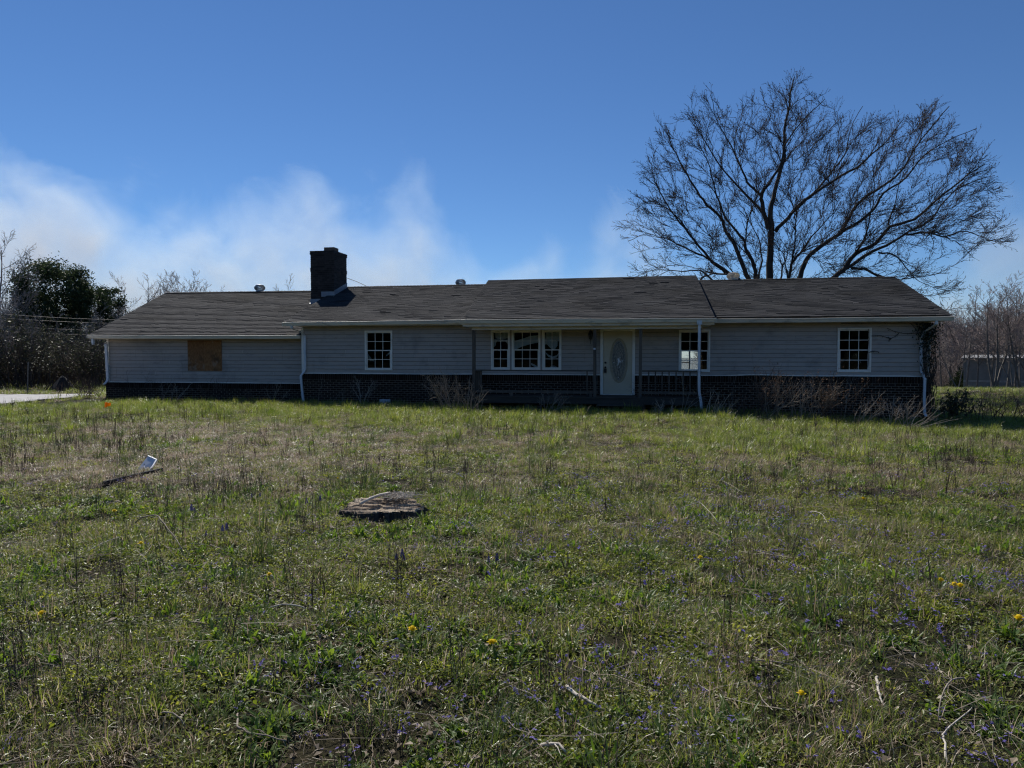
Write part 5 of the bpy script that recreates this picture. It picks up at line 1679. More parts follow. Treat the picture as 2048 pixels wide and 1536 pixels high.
def tuft(seed, n, h, wdt, spread, lean, mfrac=0.0, nseg=3):
    r = random.Random(seed); mb = MB()
    for _ in range(n):
        a = r.random() * 2 * PI; q = spread * math.sqrt(r.random())
        blade(mb, r, q * math.cos(a), q * math.sin(a), h * (0.45 + 0.65 * r.random()), wdt * (0.7 + 0.6 * r.random()), abs(r.gauss(lean, 0.25)), a + r.gauss(0, 0.9), nseg, 1 if r.random() < mfrac else 0, 1 + 0.5 * r.random())
    return mb


def leafb(mb, r, base, d, length, wdt, up0, m=0, droop=0.9):
    """a lance-shaped leaf with a keel"""
    d = Vector((math.cos(d), math.sin(d), 0)); s = Vector((-d.y, d.x, 0))
    t = r.random(); o = len(mb.v)
    prof = (0.25, 0.8, 1.0, 0.65, 0.0)
    p = Vector(base); el = up0
    for k in range(5):
        wv = wdt * 0.5 * prof[k]
        if k < 4:
            mb.v.append(tuple(p - s * wv + Vector((0, 0, wv * 0.35)))); mb.v.append(tuple(p)); mb.v.append(tuple(p + s * wv + Vector((0, 0, wv * 0.35))))
        else: mb.v.append(tuple(p))
        p = p + (d * math.cos(el) + Vector((0, 0, math.sin(el)))) * length / 4
        el -= droop * 0.3
    for k in range(3):
        a = o + 3 * k
        mb.f.append((a, a + 1, a + 4, a + 3)); mb.f.append((a + 1, a + 2, a + 5, a + 4)); mb.m += [m, m]; mb.t += [t, t]
    a = o + 9
    mb.f.append((a, a + 1, a + 3)); mb.f.append((a + 1, a + 2, a + 3)); mb.m += [m, m]; mb.t += [t, t]


def rosette(seed, n, length, wdt, up=0.6, spread=0.0):
    r = random.Random(seed); mb = MB()
    for i in range(n):
        a = 2 * PI * i / n + r.gauss(0, 0.3)
        q = 0.01 + spread * r.random(); a2 = r.random() * 6.28 if spread else a
        leafb(mb, r, (q * math.cos(a2), q * math.sin(a2), 0.005), a + (r.gauss(0, 0.5) if spread else 0), length * (0.45 + 0.75 * r.random()), wdt * (0.6 + 0.6 * r.random()), up + r.gauss(0, 0.45), 0, 0.5 + 0.7 * r.random())
    return mb


def matmesh(seed, n, rad, size, hmax):
    r = random.Random(seed); mb = MB()
    for _ in range(n):
        a = r.random() * 2 * PI; q = rad * math.sqrt(r.random())
        p = Vector((q * math.cos(a), q * math.sin(a), 0.004 + hmax * r.random() * (1 - 0.6 * q / rad)))
        s = size * (0.6 + 0.8 * r.random())
        u = Vector((r.gauss(0, 1), r.gauss(0, 1), r.gauss(0, 0.45))).normalized(); v = u.cross(Vector((r.gauss(0, 0.4), r.gauss(0, 0.4), 1))).normalized()
        mb.quad(tuple(p - u * s), tuple(p - v * s * 0.6 + Vector((0, 0, s * 0.25))), tuple(p + u * s), tuple(p + v * s * 0.6 + Vector((0, 0, s * 0.25))))
    return mb


def stalks(seed, n, h, rad, rough=True):
    r = random.Random(seed); mb = MB()
    for _ in range(n):
        a = r.random() * 6.28; q = 0.07 * r.random()
        x, y = q * math.cos(a), q * math.sin(a)
        hh = h * (0.5 + 0.6 * r.random()); lx, ly = r.gauss(0, 0.10), r.gauss(0, 0.10)
        pts = [(x + lx * hh * f * f, y + ly * hh * f * f, hh * f) for f in (0, 0.35, 0.7, 1.0)]
        mb.tube(pts, [rad, rad * 0.9, rad * 0.8, rad * 0.5], 3)
        if rough:
            for k in range(5):
                f = 0.4 + 0.6 * r.random()
                p = Vector((x + lx * hh * f * f, y + ly * hh * f * f, hh * f)); s = rad * 3.2
                u = rvec(r).normalized() * s; v = rvec(r).normalized() * s
                mb.quad(tuple(p - u), tuple(p - v), tuple(p + u), tuple(p + v))
    return mb


def straw(seed, n, ln_, rad):
    r = random.Random(seed); mb = MB()
    for _ in range(n):
        a = r.random() * 6.28; x, y = r.gauss(0, 0.07), r.gauss(0, 0.07)
        l = ln_ * (0.4 + 0.9 * r.random()); z = 0.01 + 0.03 * r.random(); b_ = r.gauss(0, 0.25)
        mb.tube([(x, y, z), (x + l * 0.5 * math.cos(a), y + l * 0.5 * math.sin(a), z + 0.03 * r.random()), (x + l * math.cos(a + b_), y + l * math.sin(a + b_), z + r.random() * 0.02)], rad, 3)
    return mb


def curled(seed, n):
    r = random.Random(seed); mb = MB()
    for _ in range(n):
        p = Vector((r.gauss(0, 0.08), r.gauss(0, 0.08), 0.012 + 0.02 * r.random())); s = 0.010 + 0.016 * r.random()
        u = Vector((r.gauss(0, 1), r.gauss(0, 1), r.gauss(0, 0.3))).normalized() * s; v = u.cross(Vector((0, 0, 1))).normalized() * s * 0.6; h = Vector((0, 0, s * (0.2 + 0.6 * r.random())))
        mb.quad(tuple(p - u), tuple(p - v + h), tuple(p + u * 0.2), tuple(p + v + h)); mb.quad(tuple(p - v + h), tuple(p + u), tuple(p + v + h), tuple(p + u * 0.2))
    return mb


def flowerlet(seed, n, s, h, rad=0.06):
    r = random.Random(seed); mb = MB()
    for _ in range(n):
        a = r.random() * 6.28; q = rad * math.sqrt(r.random())
        p = Vector((q * math.cos(a), q * math.sin(a), h * (0.6 + 0.6 * r.random())))
        mb.tube([(p.x * 0.7, p.y * 0.7, 0), tuple(p)], 0.0011, 3, 1)
        up = Vector((r.gauss(0, 0.5), r.gauss(0, 0.5) - 0.3, 1)).normalized()
        e1 = up.cross(Vector((1, 0.1, 0))).normalized(); e2 = up.cross(e1)
        for k in range(5):
            c = e1 * math.cos(k * 1.2566) + e2 * math.sin(k * 1.2566); d = e1 * math.cos(k * 1.2566 + 0.5) + e2 * math.sin(k * 1.2566 + 0.5); g_ = e1 * math.cos(k * 1.2566 - 0.5) + e2 * math.sin(k * 1.2566 - 0.5)
            mb.quad(tuple(p), tuple(p + g_ * s * 0.6 + up * s * 0.2), tuple(p + c * s), tuple(p + d * s * 0.6 + up * s * 0.2), 0)
    return mb


def coll_of(name, meshes):
    c = bpy.data.collections.new(name + '_sources')
    for i, me in enumerate(meshes):
        o = bpy.data.objects.new('%s_source.%03d' % (name, i), me); c.objects.link(o)
    return c


CT = {}
CT['turf'] = coll_of('turf', [tuft(400 + k, 34, 0.095, 0.0038, 0.09, 0.65, 0.34).mesh('turf', [M['grass'], M['dry']]) for k in range(5)])
CT['lush'] = coll_of('lush', [tuft(420 + k, 46, 0.24, 0.0042, 0.08, 0.55, 0.07).mesh('lush', [M['lush'], M['dry']]) for k in range(4)])
CT['tussock'] = coll_of('tussock', [tuft(430 + k, 130, 0.20, 0.0045, 0.11, 0.62, 0.06).mesh('tussock', [M['lush'], M['dry']]) for k in range(4)])
CT['sedge'] = coll_of('sedge', [tuft(440 + k, 34, 0.17, 0.0028, 0.05, 0.5, 0.08).mesh('sedge', [M['dull'], M['dry']]) for k in range(4)])
CT['dry'] = coll_of('dry', [tuft(460 + k, 34, 0.12, 0.0028, 0.10, 1.05, 0.0).mesh('dry', [M['dry']]) for k in range(4)])
CT['mat'] = coll_of('mat', [matmesh(480 + k, 90, 0.13, 0.0095, 0.05).mesh('mat', M['mat']) for k in range(4)])
CT['matb'] = coll_of('matb', [matmesh(490 + k, 80, 0.13, 0.006, 0.025).mesh('matb', M['matb']) for k in range(3)])
CT['weed'] = coll_of('weed', [rosette(500 + k, 16 + 3 * k, 0.08 + 0.010 * k, 0.018, 0.85, 0.07).mesh('weed', M['weed']) for k in range(6)])
CT['stalk'] = coll_of('stalk', [stalks(520 + k, 4, 0.26, 0.0022).mesh('stalk', M['darkstem']) for k in range(4)])
CT['straw'] = coll_of('straw', [straw(540 + k, 7, 0.22, 0.0013).mesh('straw', M['litter']) for k in range(4)])
CT['litter'] = coll_of('litter', [curled(560 + k, 6).mesh('litter', M['litter']) for k in range(4)])
CT['violet'] = coll_of('violet', [flowerlet(580 + k, 7, 0.0085, 0.055, 0.075).mesh('violet', [M['violet'], M['weed']]) for k in range(4)])

STUMP = (9.09, -16.15)


def allowed(x, y):
    ok = ~((x > -8.3) & (x < 20.4) & (y > np.where(x < 0, 0.38, -0.12)) & (y < 8.9))
    ok &= ~((x > 6.3) & (x < 13.7) & (y > -1.42) & (y < 0))
    ok &= ~((x > 10.35) & (x < 11.85) & (y > -2.0) & (y < 0))
    ok &= ~in_poly(x, y, DRIVE)
    ok &= (((x - STUMP[0]) / 0.47) ** 2 + ((y - STUMP[1]) / 0.38) ** 2) > 1.0
    return ok


def fields(x, y):
    """how lush, how dry, how weedy the lawn is here (0..1)"""
    big_ = fbm(x * 0.28 + 3.1, y * 0.28, 31, 3); mid_ = fbm(x * 0.9, y * 0.9 + 7, 41, 3); sml = fbm(x * 2.6, y * 2.6, 51, 3)
    d = np.hypot(x - CAM.x, y - CAM.y)
    band = sstep(-9.5, -5.0, y) * (1 - sstep(12, 40, np.abs(y)))
    lush = np.clip(band * (0.35 + 1.5 * (mid_ - 0.42) + 0.9 * (big_ - 0.5)), 0, 1)
    lush = np.maximum(lush, sstep(-6.2, -3.4, y) * (0.95 - 0.7 * sstep(13.8, 15, x) * (1 - sstep(17.5, 18.6, x)) * (y > -4.6)))
    ell = lambda cx, cy_, ax, ay: np.exp(-(((x - cx) / ax) ** 2 + ((y - cy_) / ay) ** 2))
    lush = np.maximum(lush, 1.1 * ell(14.6, -7.0, 2.0, 1.6) * (mid_ > 0.33))
    lush = np.maximum(lush, 0.9 * ell(13.6, -9.5, 1.3, 1.2))
    dry = 1.15 * ell(4.0, -12.6, 3.6, 3.0) + 1.3 * ell(17.8, -6.4, 2.6, 1.2) + 1.0 * ell(1.2, -9.0, 4.0, 1.8) + 0.8 * ell(9.5, -8.6, 3.0, 1.3) + 0.55 * ell(7.0, -14.2, 2.2, 1.2) + 0.45 * ell(14.5, -12.2, 3.0, 1.3) + 0.55 * ell(18.5, -10.5, 3, 1.6) + 0.5 * ell(11.6, -6.2, 2.2, 0.7) + 0.5 * ell(7.6, -12.4, 1.5, 1.2)
    dry = np.clip(dry * (0.4 + 1.2 * sml) + 1.6 * (mid_ - 0.60), 0, 1)
    lush = lush * (1 - 0.75 * np.clip(dry, 0, 1))
    return np.clip(lush, 0, 1), dry, big_, mid_, sml


def lawn(name, dens, prob, smin, smax, coll, label, far=0.0, tilt=0.12, farscale=2.2, rmin=1.7):
    """dens = plants per square metre out to 9 m and from there to the house; far = beyond"""
    xs, ys, ks = [], [], []
    for (d0, d1, dn, k) in ((rmin, 9.0, dens[0], 1.0), (9.0, 27.0, dens[1], 1.15), (27.0, 75.0, far, farscale)):
        if dn <= 0: continue
        b0, b1 = (-75, 58) if d1 < 10 else (-58, 42)
        area = RAD(b1 - b0) * 0.5 * (d1 * d1 - d0 * d0)
        x, y = polar(int(area * dn), b0, b1, d0, d1)
        if k == farscale:
            keep = (x < -8) | (x > 20.4); x, y = x[keep], y[keep]
        q = prob(x, y)
        keep = (nrng.random(len(x)) < q) & allowed(x, y)
        xs.append(x[keep]); ys.append(y[keep]); ks.append(np.full(keep.sum(), k))
    x = np.concatenate(xs); y = np.concatenate(ys); k = np.concatenate(ks)
    n = len(x)
    z = gz(x, y) + (fbm(x * 2.2, y * 2.2, 8, 3) - 0.5) * 0.09 - 0.006
    rot = np.stack([nrng.normal(0, tilt, n), nrng.normal(0, tilt, n), nrng.random(n) * 2 * PI], 1)
    s = (smin + (smax - smin) * nrng.random(n) ** 1.3)
    s3 = np.stack([s * k, s * k, s * (1 + 0.25 * (k - 1)) * (1 + 0.2 * nrng.normal(0, 1, n).clip(-1.5, 1.5))], 1)
    return scatter(name, np.stack([x, y, z], 1), rot, s3, nrng.integers(0, len(coll.objects), n), coll, label)


F = fields
near_ = lambda x, y: 1 - sstep(6, 13, np.hypot(x - CAM.x, y - CAM.y))


def p_turf(x, y):
    l, d, b_, m_, s = F(x, y); return np.clip(0.35 + 1.9 * (m_ - 0.47) + 0.45 * (s - 0.5) - 0.6 * d, 0.16, 1)


def p_lush(x, y):
    l, d, b_, m_, s = F(x, y); return np.clip(l * sstep(0.36, 0.58, fbm(x * 3.1, y * 2.2, 61, 3)) * 1.15, 0, 1)


def p_sedge(x, y):
    l, d, b_, m_, s = F(x, y); return np.clip(2.6 * (fbm(x * 1.1, y * 1.1, 71, 3) - 0.52), 0, 1)


def p_dry(x, y):
    l, d, b_, m_, s = F(x, y); return np.clip(0.10 + 0.95 * d + 0.8 * (s - 0.56), 0.05, 1)


def p_mat(x, y):
    l, d, b_, m_, s = F(x, y); return np.clip((0.35 + 2.8 * (fbm(x * 1.3 + 5, y * 1.3, 81, 3) - 0.45)) * (1 - 0.7 * d) * (1 - 0.5 * l), 0.10, 1)


def p_matb(x, y):
    return np.clip(2.2 * (fbm(x * 1.0 + 9, y * 1.0, 91, 3) - 0.44), 0.12, 1)


def p_weed(x, y):
    return np.clip(6.0 * (fbm(x * 1.1 + 2, y * 1.1 + 4, 101, 3) - 0.475), 0.03, 1)


def p_stalk(x, y):
    l, d, b_, m_, s = F(x, y); return np.clip(0.25 + 2.0 * (fbm(x * 0.5, y * 0.5, 111, 3) - 0.42) - 0.4 * l, 0.05, 1)


def p_viol(x, y):
    rt = sstep(9.0, 12.5, x) * (1 - sstep(-14.5, -11.5, y))
    return np.clip(rt * 2.6 * (fbm(x * 1.5, y * 1.5, 121, 3) - 0.44) + 0.05 * (y < -14), 0, 1)


lawn('grass', (210, 110), p_turf, 0.6, 1.35, CT['turf'], 'thin mixed green and tan grass covering the lawn', 9)
lawn('lush_grass', (6, 95), p_lush, 0.45, 1.05, CT['lush'], 'bright green long grass along the front of the house', 5, farscale=1.7)
lawn('tussock_grass', (0.0, 0.9), lambda x, y: np.clip(sstep(-13.5, -9.5, y) * 0.9, 0, 1) * (fields(x, y)[1] < 0.5), 0.7, 1.7, CT['tussock'], 'round dense tussocks of bright grass in the far half of the lawn')
lawn('sedge_grass', (30, 26), p_sedge, 0.5, 1.7, CT['sedge'], 'blue green sedge tufts in the lawn')
lawn('dry_grass', (60, 95), p_dry, 0.6, 1.3, CT['dry'], 'matted tan dead grass in patches of the lawn', 5)
lawn('chickweed_mat', (190, 80), p_mat, 0.6, 1.4, CT['mat'], 'low bright chickweed carpet in the lawn')
lawn('moss_mat', (60, 20), p_matb, 0.6, 1.3, CT['matb'], 'brown moss carpet in the lawn')
lawn('broad_weeds', (165, 30), p_weed, 0.42, 1.05, CT['weed'], 'leafy green rosette weeds in the lawn')
lawn('dead_stalks', (16, 20), p_stalk, 0.45, 1.25, CT['stalk'], 'thin dark dead stalks standing in the lawn', 0.6)
lawn('straw', (26, 14), lambda x, y: np.full(len(x), 0.6), 0.6, 1.4, CT['straw'], 'loose pale straw lying in the lawn')
lawn('leaf_litter', (26, 8), lambda x, y: np.full(len(x), 0.6), 0.6, 1.3, CT['litter'], 'small curled dead leaves lying in the lawn')
lawn('violet_flowers', (62, 46), p_viol, 0.7, 1.3, CT['violet'], 'haze of tiny violet wildflowers on the right of the lawn')

# ------------------------------------------------------------------ single plants and things on the lawn
TUFTS = [(8.67, -17.8, 'D', 1.7, 'dusky long-bladed grass tuft between the stump and the left dandelions'), (9.85, -15.31, 'D', 1.9, 'tall thin grass tuft just behind and right of the stump'),
         (8.45, -14.97, 'D', 1.5, 'wispy grass tuft behind the left half of the stump'), (9.01, -14.7, 'D', 1.3, 'small grass tuft behind the middle of the stump'),
         (9.34, -15.02, 'D', 1.4, 'dark grass tuft behind the right end of the stump'), (10.39, -11.48, 'L', 1.0, 'bright round grass tuft in the middle lawn in line with the triple window'),
         (8.15, -16.95, 'S', 1.6, 'upright spiky grass tuft left of the stump near the hyacinths'), (6.35, -9.09, 'L', 0.9, 'bright grass tuft in the row nearest the house, in line with the chimney window'),
         (9.89, -10.95, 'L', 0.8, 'small bright grass tuft left of the round tuft in the middle lawn'), (12.89, -18.38, 'D', 1.5, 'dark upright grass tuft among the violets on the right'),
         (12.72, -18.96, 'R', 1.0, 'dead brown grass tuft in front of the upright tuft among the violets'), (9.82, -18.49, 'L', 0.75, 'leafy grass tuft in the centre of the near lawn'),
         (3.05, -13.08, 'D', 1.4, 'dark thin grass tuft behind the white panel on its left'), (1.85, -13.07, 'D', 1.3, 'dark thin grass tuft near the left edge of the lawn'),
         (3.83, -10.93, 'D', 1.2, 'grass tuft in the dry ground between the flag and the stump'), (12.21, -13.17, 'R', 1.0, 'dead brown grass tuft in line with the front door'),
         (10.64, -8.84, 'L', 1.1, 'wide bright grass tuft in line with the triple window near the porch'), (7.02, -8.78, 'L', 0.9, 'bright grass tuft in front of the porch thicket'),
         (5.04, -8.95, 'L', 0.8, 'bright grass tuft in line with the window left of the porch'), (11.04, -11.71, 'L', 0.8, 'bright grass tuft right of the round tuft in the middle lawn'),
         (8.98, -9.32, 'L', 0.9, 'bright grass tuft in line with the left porch post'), (13.79, -11.47, 'L', 0.9, 'grass tuft at the edge of the lush patch on the right'),
         (11.36, -12.67, 'L', 0.7, 'low grass tuft in front of the porch steps in the middle lawn'), (12.98, -10.11, 'L', 0.9, 'grass tuft in line with the porch downspout'),
         (8.98, -18.6, 'D', 1.3, 'grass tuft in front of the stump on its left'), (10.03, -17.48, 'S', 1.3, 'spiky thin grass tuft in front of the stump'), (10.69, -17.5, 'D', 1.2, 'spiky grass tuft right of the stump by the hyacinths')]
TM = {'D': [tuft(700 + k, 60, 0.20, 0.0030, 0.05, 0.42, 0.05).mesh('grass_tuft', [M['dull'], M['dry']]) for k in range(3)],
      'L': [tuft(710 + k, 110, 0.20, 0.0042, 0.10, 0.62, 0.05).mesh('grass_tuft', [M['lush'], M['dry']]) for k in range(3)],
      'S': [tuft(720 + k, 22, 0.32, 0.0030, 0.04, 0.14, 0.1).mesh('grass_tuft', [M['dull'], M['dry']]) for k in range(2)],
      'R': [tuft(730 + k, 80, 0.16, 0.0030, 0.09, 0.75, 0.6).mesh('grass_tuft', [M['matb'], M['darkstem']]) for k in range(2)]}
for i, (x, y, k, s, lb) in enumerate(TUFTS):
    o = link(TM[k][i % len(TM[k])], 'grass_tuft')
    o.location = (x, y, gzf(x, y) - 0.01); o.rotation_euler = (0, 0, rng.random() * 6.28); s *= 1.3 if k == 'L' else 1.1; o.scale = (s, s, s)
    tag(o, lb, 'grass tuft', 'grass tufts standing out of the lawn')


def dandelion_meshes(seed):
    r = random.Random(seed)
    st_, hd, lf = MB(), MB(), rosette(seed + 1, 7, 0.09, 0.02, 0.4)
    st_.tube([(0, 0, 0), (0.006, 0.0, 0.05), (0.004, 0.0, 0.085)], 0.0024, 5)
    for k in range(46):
        a = 2 * PI * k / 46 * 3 + r.gauss(0, 0.1); el = (k % 3) * 0.42 + 0.1
        L_ = 0.024 - 0.003 * (k % 3)
        d = Vector((math.cos(a) * math.cos(el), math.sin(a) * math.cos(el), math.sin(el))); s_ = Vector((-math.sin(a), math.cos(a), 0)) * 0.0036
        p = Vector((0.004, 0, 0.085))
        hd.quad(tuple(p), tuple(p + d * L_ * 0.6 - s_), tuple(p + d * L_), tuple(p + d * L_ * 0.6 + s_))
    hd.lathe([(0.004, 0.078), (0.010, 0.086), (0.011, 0.096), (0.004, 0.101)], 8, (0.004, 0, 0))
    return st_.mesh('stem', M['weed']), hd.mesh('flower_head', M['yellow']), lf.mesh('leaf', M['weed'])


DM = [dandelion_meshes(900 + 5 * k) for k in range(3)]
DAND = [(6.38, -16.76, 'yellow dandelion behind the hyacinths left of the stump'), (7.57, -17.87, 'yellow dandelion left of the dusky long-bladed tuft'), (9.15, -18.51, 'yellow dandelion beside a pale wood chip in front of the stump'),
        (8.15, -19.47, 'yellow dandelion nearest the lower left corner of the lawn'), (10.48, -19.36, 'yellow dandelion in the near lawn in line with the chimney window'), (10.96, -19.40, 'yellow dandelion on the left of the near pair by a leafy weed'),
        (11.01, -19.42, 'yellow dandelion on the right of the near pair by a leafy weed'), (12.27, -17.38, 'yellow dandelion among violets in line with the porch downspout'), (14.2, -14.8, 'yellow dandelion furthest to the right and back near the lush grass'),
        (13.95, -17.86, 'largest and highest of the three clustered dandelions on the right'), (13.87, -17.80, 'leftmost of the three clustered dandelions on the right'), (13.94, -17.95, 'lowest of the three clustered dandelions on the right'),
        (14.0, -18.55, 'yellow dandelion at the right edge of the photo'), (12.57, -19.69, 'small yellow dandelion in the near lawn right of the bleached stick'), (7.89, -14.63, 'small yellow dandelion behind the stump on its left')]
for i, (x, y, lb) in enumerate(DAND):
    t = thing('dandelion', lb, 'flower', (x, y, gzf(x, y)), 'dandelions in the lawn')
    s = 1.0 + 0.35 * rng.random() if i not in (12,) else 1.5
    t.scale = (s, s, s); t.rotation_euler = (0.2, 0, rng.random() * 6.28)
    for me_, nm in zip(DM[i % 3], ('stem', 'flower_head', 'leaf')): link(me_, nm, t)


def hyacinth_meshes(seed):
    r = random.Random(seed)
    st_, sp, lf = MB(), MB(), MB()
    st_.tube([(0, 0, 0), (0.003, 0, 0.07), (0.004, 0, 0.13)], 0.0026, 5)
    for k in range(34):
        f = k / 34; a = k * 2.4; z = 0.085 + 0.065 * f; q = 0.0145 * (1 - 0.75 * f)
        p = Vector((0.004 + q * math.cos(a), q * math.sin(a), z)); s = 0.0062 * (1 - 0.4 * f)
        for (u, v) in (((1, 0, 0), (0, 0.3, 1)), ((0, 1, 0), (0.3, 0, 1))):
            u = Vector(u) * s; v = Vector(v) * s
            sp.quad(tuple(p - u), tuple(p - v), tuple(p + u), tuple(p + v))
    for k in range(6): blade(lf, r, 0, 0, 0.15, 0.005, 0.7 + 0.4 * r.random(), r.random() * 6.28)
    return st_.mesh('stem', M['weed']), sp.mesh('flower_spike', M['indigo']), lf.mesh('leaf', M['lush'])


HM = [hyacinth_meshes(950 + 7 * k) for k in range(3)]
HY = [((9.86, -17.87), 'left spike of the grape hyacinths in front of the stump'), ((9.90, -17.84), 'middle spike of the grape hyacinths in front of the stump'), ((9.945, -17.87), 'right spike of the grape hyacinths in front of the stump'),
      ((8.0, -17.26), 'right spike of the grape hyacinth pair left of the stump'), ((7.96, -17.30), 'left spike of the grape hyacinth pair left of the stump'), ((7.9, -17.46), 'lone low grape hyacinth left of the pair'),
      ((7.18, -16.61), 'left spike of the two far grape hyacinths on the left'), ((7.24, -16.63), 'right spike of the two far grape hyacinths on the left'), ((7.39, -15.80), 'left spike of the grape hyacinths behind the spiky tuft'),
      ((7.46, -15.78), 'right spike of the grape hyacinths behind the spiky tuft'), ((8.27, -15.91), 'grape hyacinth nearest the left end of the stump'), ((8.20, -16.05), 'grape hyacinth a step left of the stump'),
      ((10.60, -17.74), 'left spike of the grape hyacinths right of the stump'), ((10.66, -17.74), 'right spike of the grape hyacinths right of the stump')]
for i, ((x, y), lb) in enumerate(HY):
    t = thing('grape_hyacinth', lb, 'flower', (x, y, gzf(x, y)), 'grape hyacinths in the lawn')
    s = 0.75 + 0.3 * rng.random(); t.scale = (s, s, s); t.rotation_euler = (0.05, 0.08, rng.random() * 6.28)
    for me_, nm in zip(HM[i % 3], ('stem', 'flower_spike', 'leaf')): link(me_, nm, t)

VM = [flowerlet(960 + k, 3, 0.012, 0.06, 0.022).mesh('violet_flower', [M['violet'], M['weed']]) for k in range(4)]
vr = random.Random(33)
cnt = 0
while cnt < 120:
    b_ = vr.uniform(-44, 24); d = 3.0 + 4.6 * vr.random() ** 0.8
    x, y = bear(b_, d)
    if vr.random() > 0.12 + 0.88 * float(sstep(9.5, 12.5, np.array(x))): continue
    o = link(VM[cnt % 4], 'violet_flower'); o.location = (x, y, gzf(x, y) - 0.004); o.rotation_euler = (0, 0, vr.random() * 6.28)
    s = 0.8 + 0.5 * vr.random(); o.scale = (s, s, s)
    tag(o, 'small violet wildflower low in the near lawn', 'flower', 'violet wildflowers in the near lawn')
    cnt += 1

# sticks
STK = [([(7.02, -17.25), (7.35, -17.42), (7.65, -17.68), (8.1, -18.06)], 0.010, 'stick', 0.22, 'long thin curved branch raised off the grass left of the stump'),
       ([(11.43, -19.70), (11.53, -19.83), (11.64, -19.91)], 0.014, 'stickpale', 0.03, 'thick pale stick lying slantwise in the near middle of the lawn'),
       ([(13.02, -19.26), (12.98, -19.46), (12.96, -19.59)], 0.011, 'stickpale', 0.03, 'short bleached white stick on the near right lawn'),
       ([(13.06, -20.07), (13.10, -19.92), (13.13, -19.86), (13.37, -19.54)], 0.008, 'stickpale', 0.05, 'long bent pale twig nearest the lower right corner'),
       ([(9.97, -20.29), (10.05, -20.42), (10.12, -20.46), (10.3, -20.45)], 0.008, 'stick', 0.05, 'curved twig lying on the near left lawn'),
       ([(13.45, -19.27), (13.28, -19.48), (13.15, -19.73)], 0.007, 'stick', 0.10, 'bent brown twig between the violets at the lower right'),
       ([(12.2, -15.48), (12.36, -15.56), (12.42, -15.61), (12.53, -16.09)], 0.006, 'stickpale', 0.16, 'arching pale stem in line with the porch downspout'),
       ([(13.56, -15.28), (13.6, -15.6), (13.58, -15.93)], 0.006, 'stickpale', 0.06, 'thin pale stem lying in the middle of the right lawn'),
       ([(12.37, -19.23), (12.54, -19.29), (12.72, -19.33)], 0.006, 'stick', 0.06, 'straight dark twig in the near lawn left of the bleached stick'),
       ([(7.2, -18.08), (7.17, -17.51)], 0.006, 'stickpale', 0.06, 'thin pale stem on the left of the lawn behind the dandelions'),
       ([(11.39, -20.26), (11.45, -20.27), (11.5, -20.3)], 0.012, 'stickpale', 0.03, 'stubby broken pale stick near the bottom of the photo'),
       ([(9.01, -18.41), (9.12, -18.42)], 0.014, 'stickpale', 0.03, 'pale wood chip beside the dandelion in front of the stump'),
       ([(9.41, -19.01), (9.52, -18.98), (9.64, -18.97)], 0.008, 'stickpale', 0.04, 'straight pale stick lying level in the near left lawn'),
       ([(9.62, -20.36), (9.8, -20.43)], 0.007, 'stick', 0.05, 'short brown twig just left of the curved twig')]
for i, (pl, rad, mt, h, lb) in enumerate(STK):
    r = random.Random(i)
    c = pl[0]
    z0 = gzf(*c)
    pts = []
    P2 = dense_path([(a - c[0], b_ - c[1], 0) for a, b_ in pl], 4)
    n = len(P2)
    for k, q in enumerate(P2):
        pts.append((q.x + r.gauss(0, rad * 0.4), q.y + r.gauss(0, rad * 0.4), 0.02 + h * math.sin(PI * (0.12 + 0.76 * k / (n - 1))) + gzf(q.x + c[0], q.y + c[1]) - z0))
    rad *= 0.72; mb = MB(); mb.tube(pts, [rad * (1 - 0.5 * k / (n - 1)) * (1 + 0.1 * r.gauss(0, 0.5)) for k in range(n)], 6, cap=True)
    for _ in range(2 if n > 6 else 0):
        q = pts[r.randrange(2, n - 2)]; e = Vector((r.gauss(0, 0.06), r.gauss(0, 0.06), 0.01)); mb.tube([q, (q[0] + e.x * 0.5, q[1] + e.y * 0.5, q[2] + 0.015), (q[0] + e.x, q[1] + e.y, q[2] + 0.01)], [rad * 0.45, rad * 0.3, rad * 0.15], 4)
    o = mb.build('fallen_stick', M[mt], smooth=True); o.location = (c[0], c[1], z0)
    tag(o, lb, 'stick', 'sticks lying in the lawn')

# stump
r = random.Random(12)
sp_ = thing('tree_stump', 'low broad cut tree stump with cracked weathered top in the lawn', 'stump', (STUMP[0], STUMP[1], gzf(*STUMP)))
OUT = []
NS = 96
for i in range(NS):
    a = 2 * PI * i / NS
    rx, ry = 0.43, 0.36
    k = 1 + 0.10 * math.sin(3 * a + 0.6) + 0.08 * math.sin(5 * a + 2) + 0.05 * math.sin(9 * a) + r.gauss(0, 0.025)
    for c_, w_, dp_ in ((3.55, 0.10, 0.34), (5.0, 0.09, 0.34), (0.25, 0.10, 0.32), (1.4, 0.40, 0.30), (4.2, 0.06, 0.25), (2.7, 0.07, 0.25), (5.7, 0.05, 0.2)):
        dd = (a - c_ + PI) % (2 * PI) - PI
        k -= dp_ * math.exp(-(dd / w_) ** 2)
    OUT.append((a, rx * k, ry * k))
mb = MB(); NR = 22
for q in range(NR + 1):
    f = q / NR
    for (a, rx, ry) in OUT:
        x, y = rx * f * math.cos(a), ry * f * math.sin(a)
        g_ = float(fbm(np.array(x * 1.6 + 2), np.array(y * 9), 5, 3)); h_ = float(fbm(np.array(x * 5), np.array(y * 34), 9, 2))
        z = 0.10 + 0.05 * round((g_ - 0.5) * 5) / 2.5 + 0.02 * (h_ - 0.5) - (0.05 if abs(y + 0.10 * x - 0.02) < 0.016 and x > -0.1 else 0) - (0.015 if f > 0.96 else 0)
        mb.v.append((x, y, float(z)))
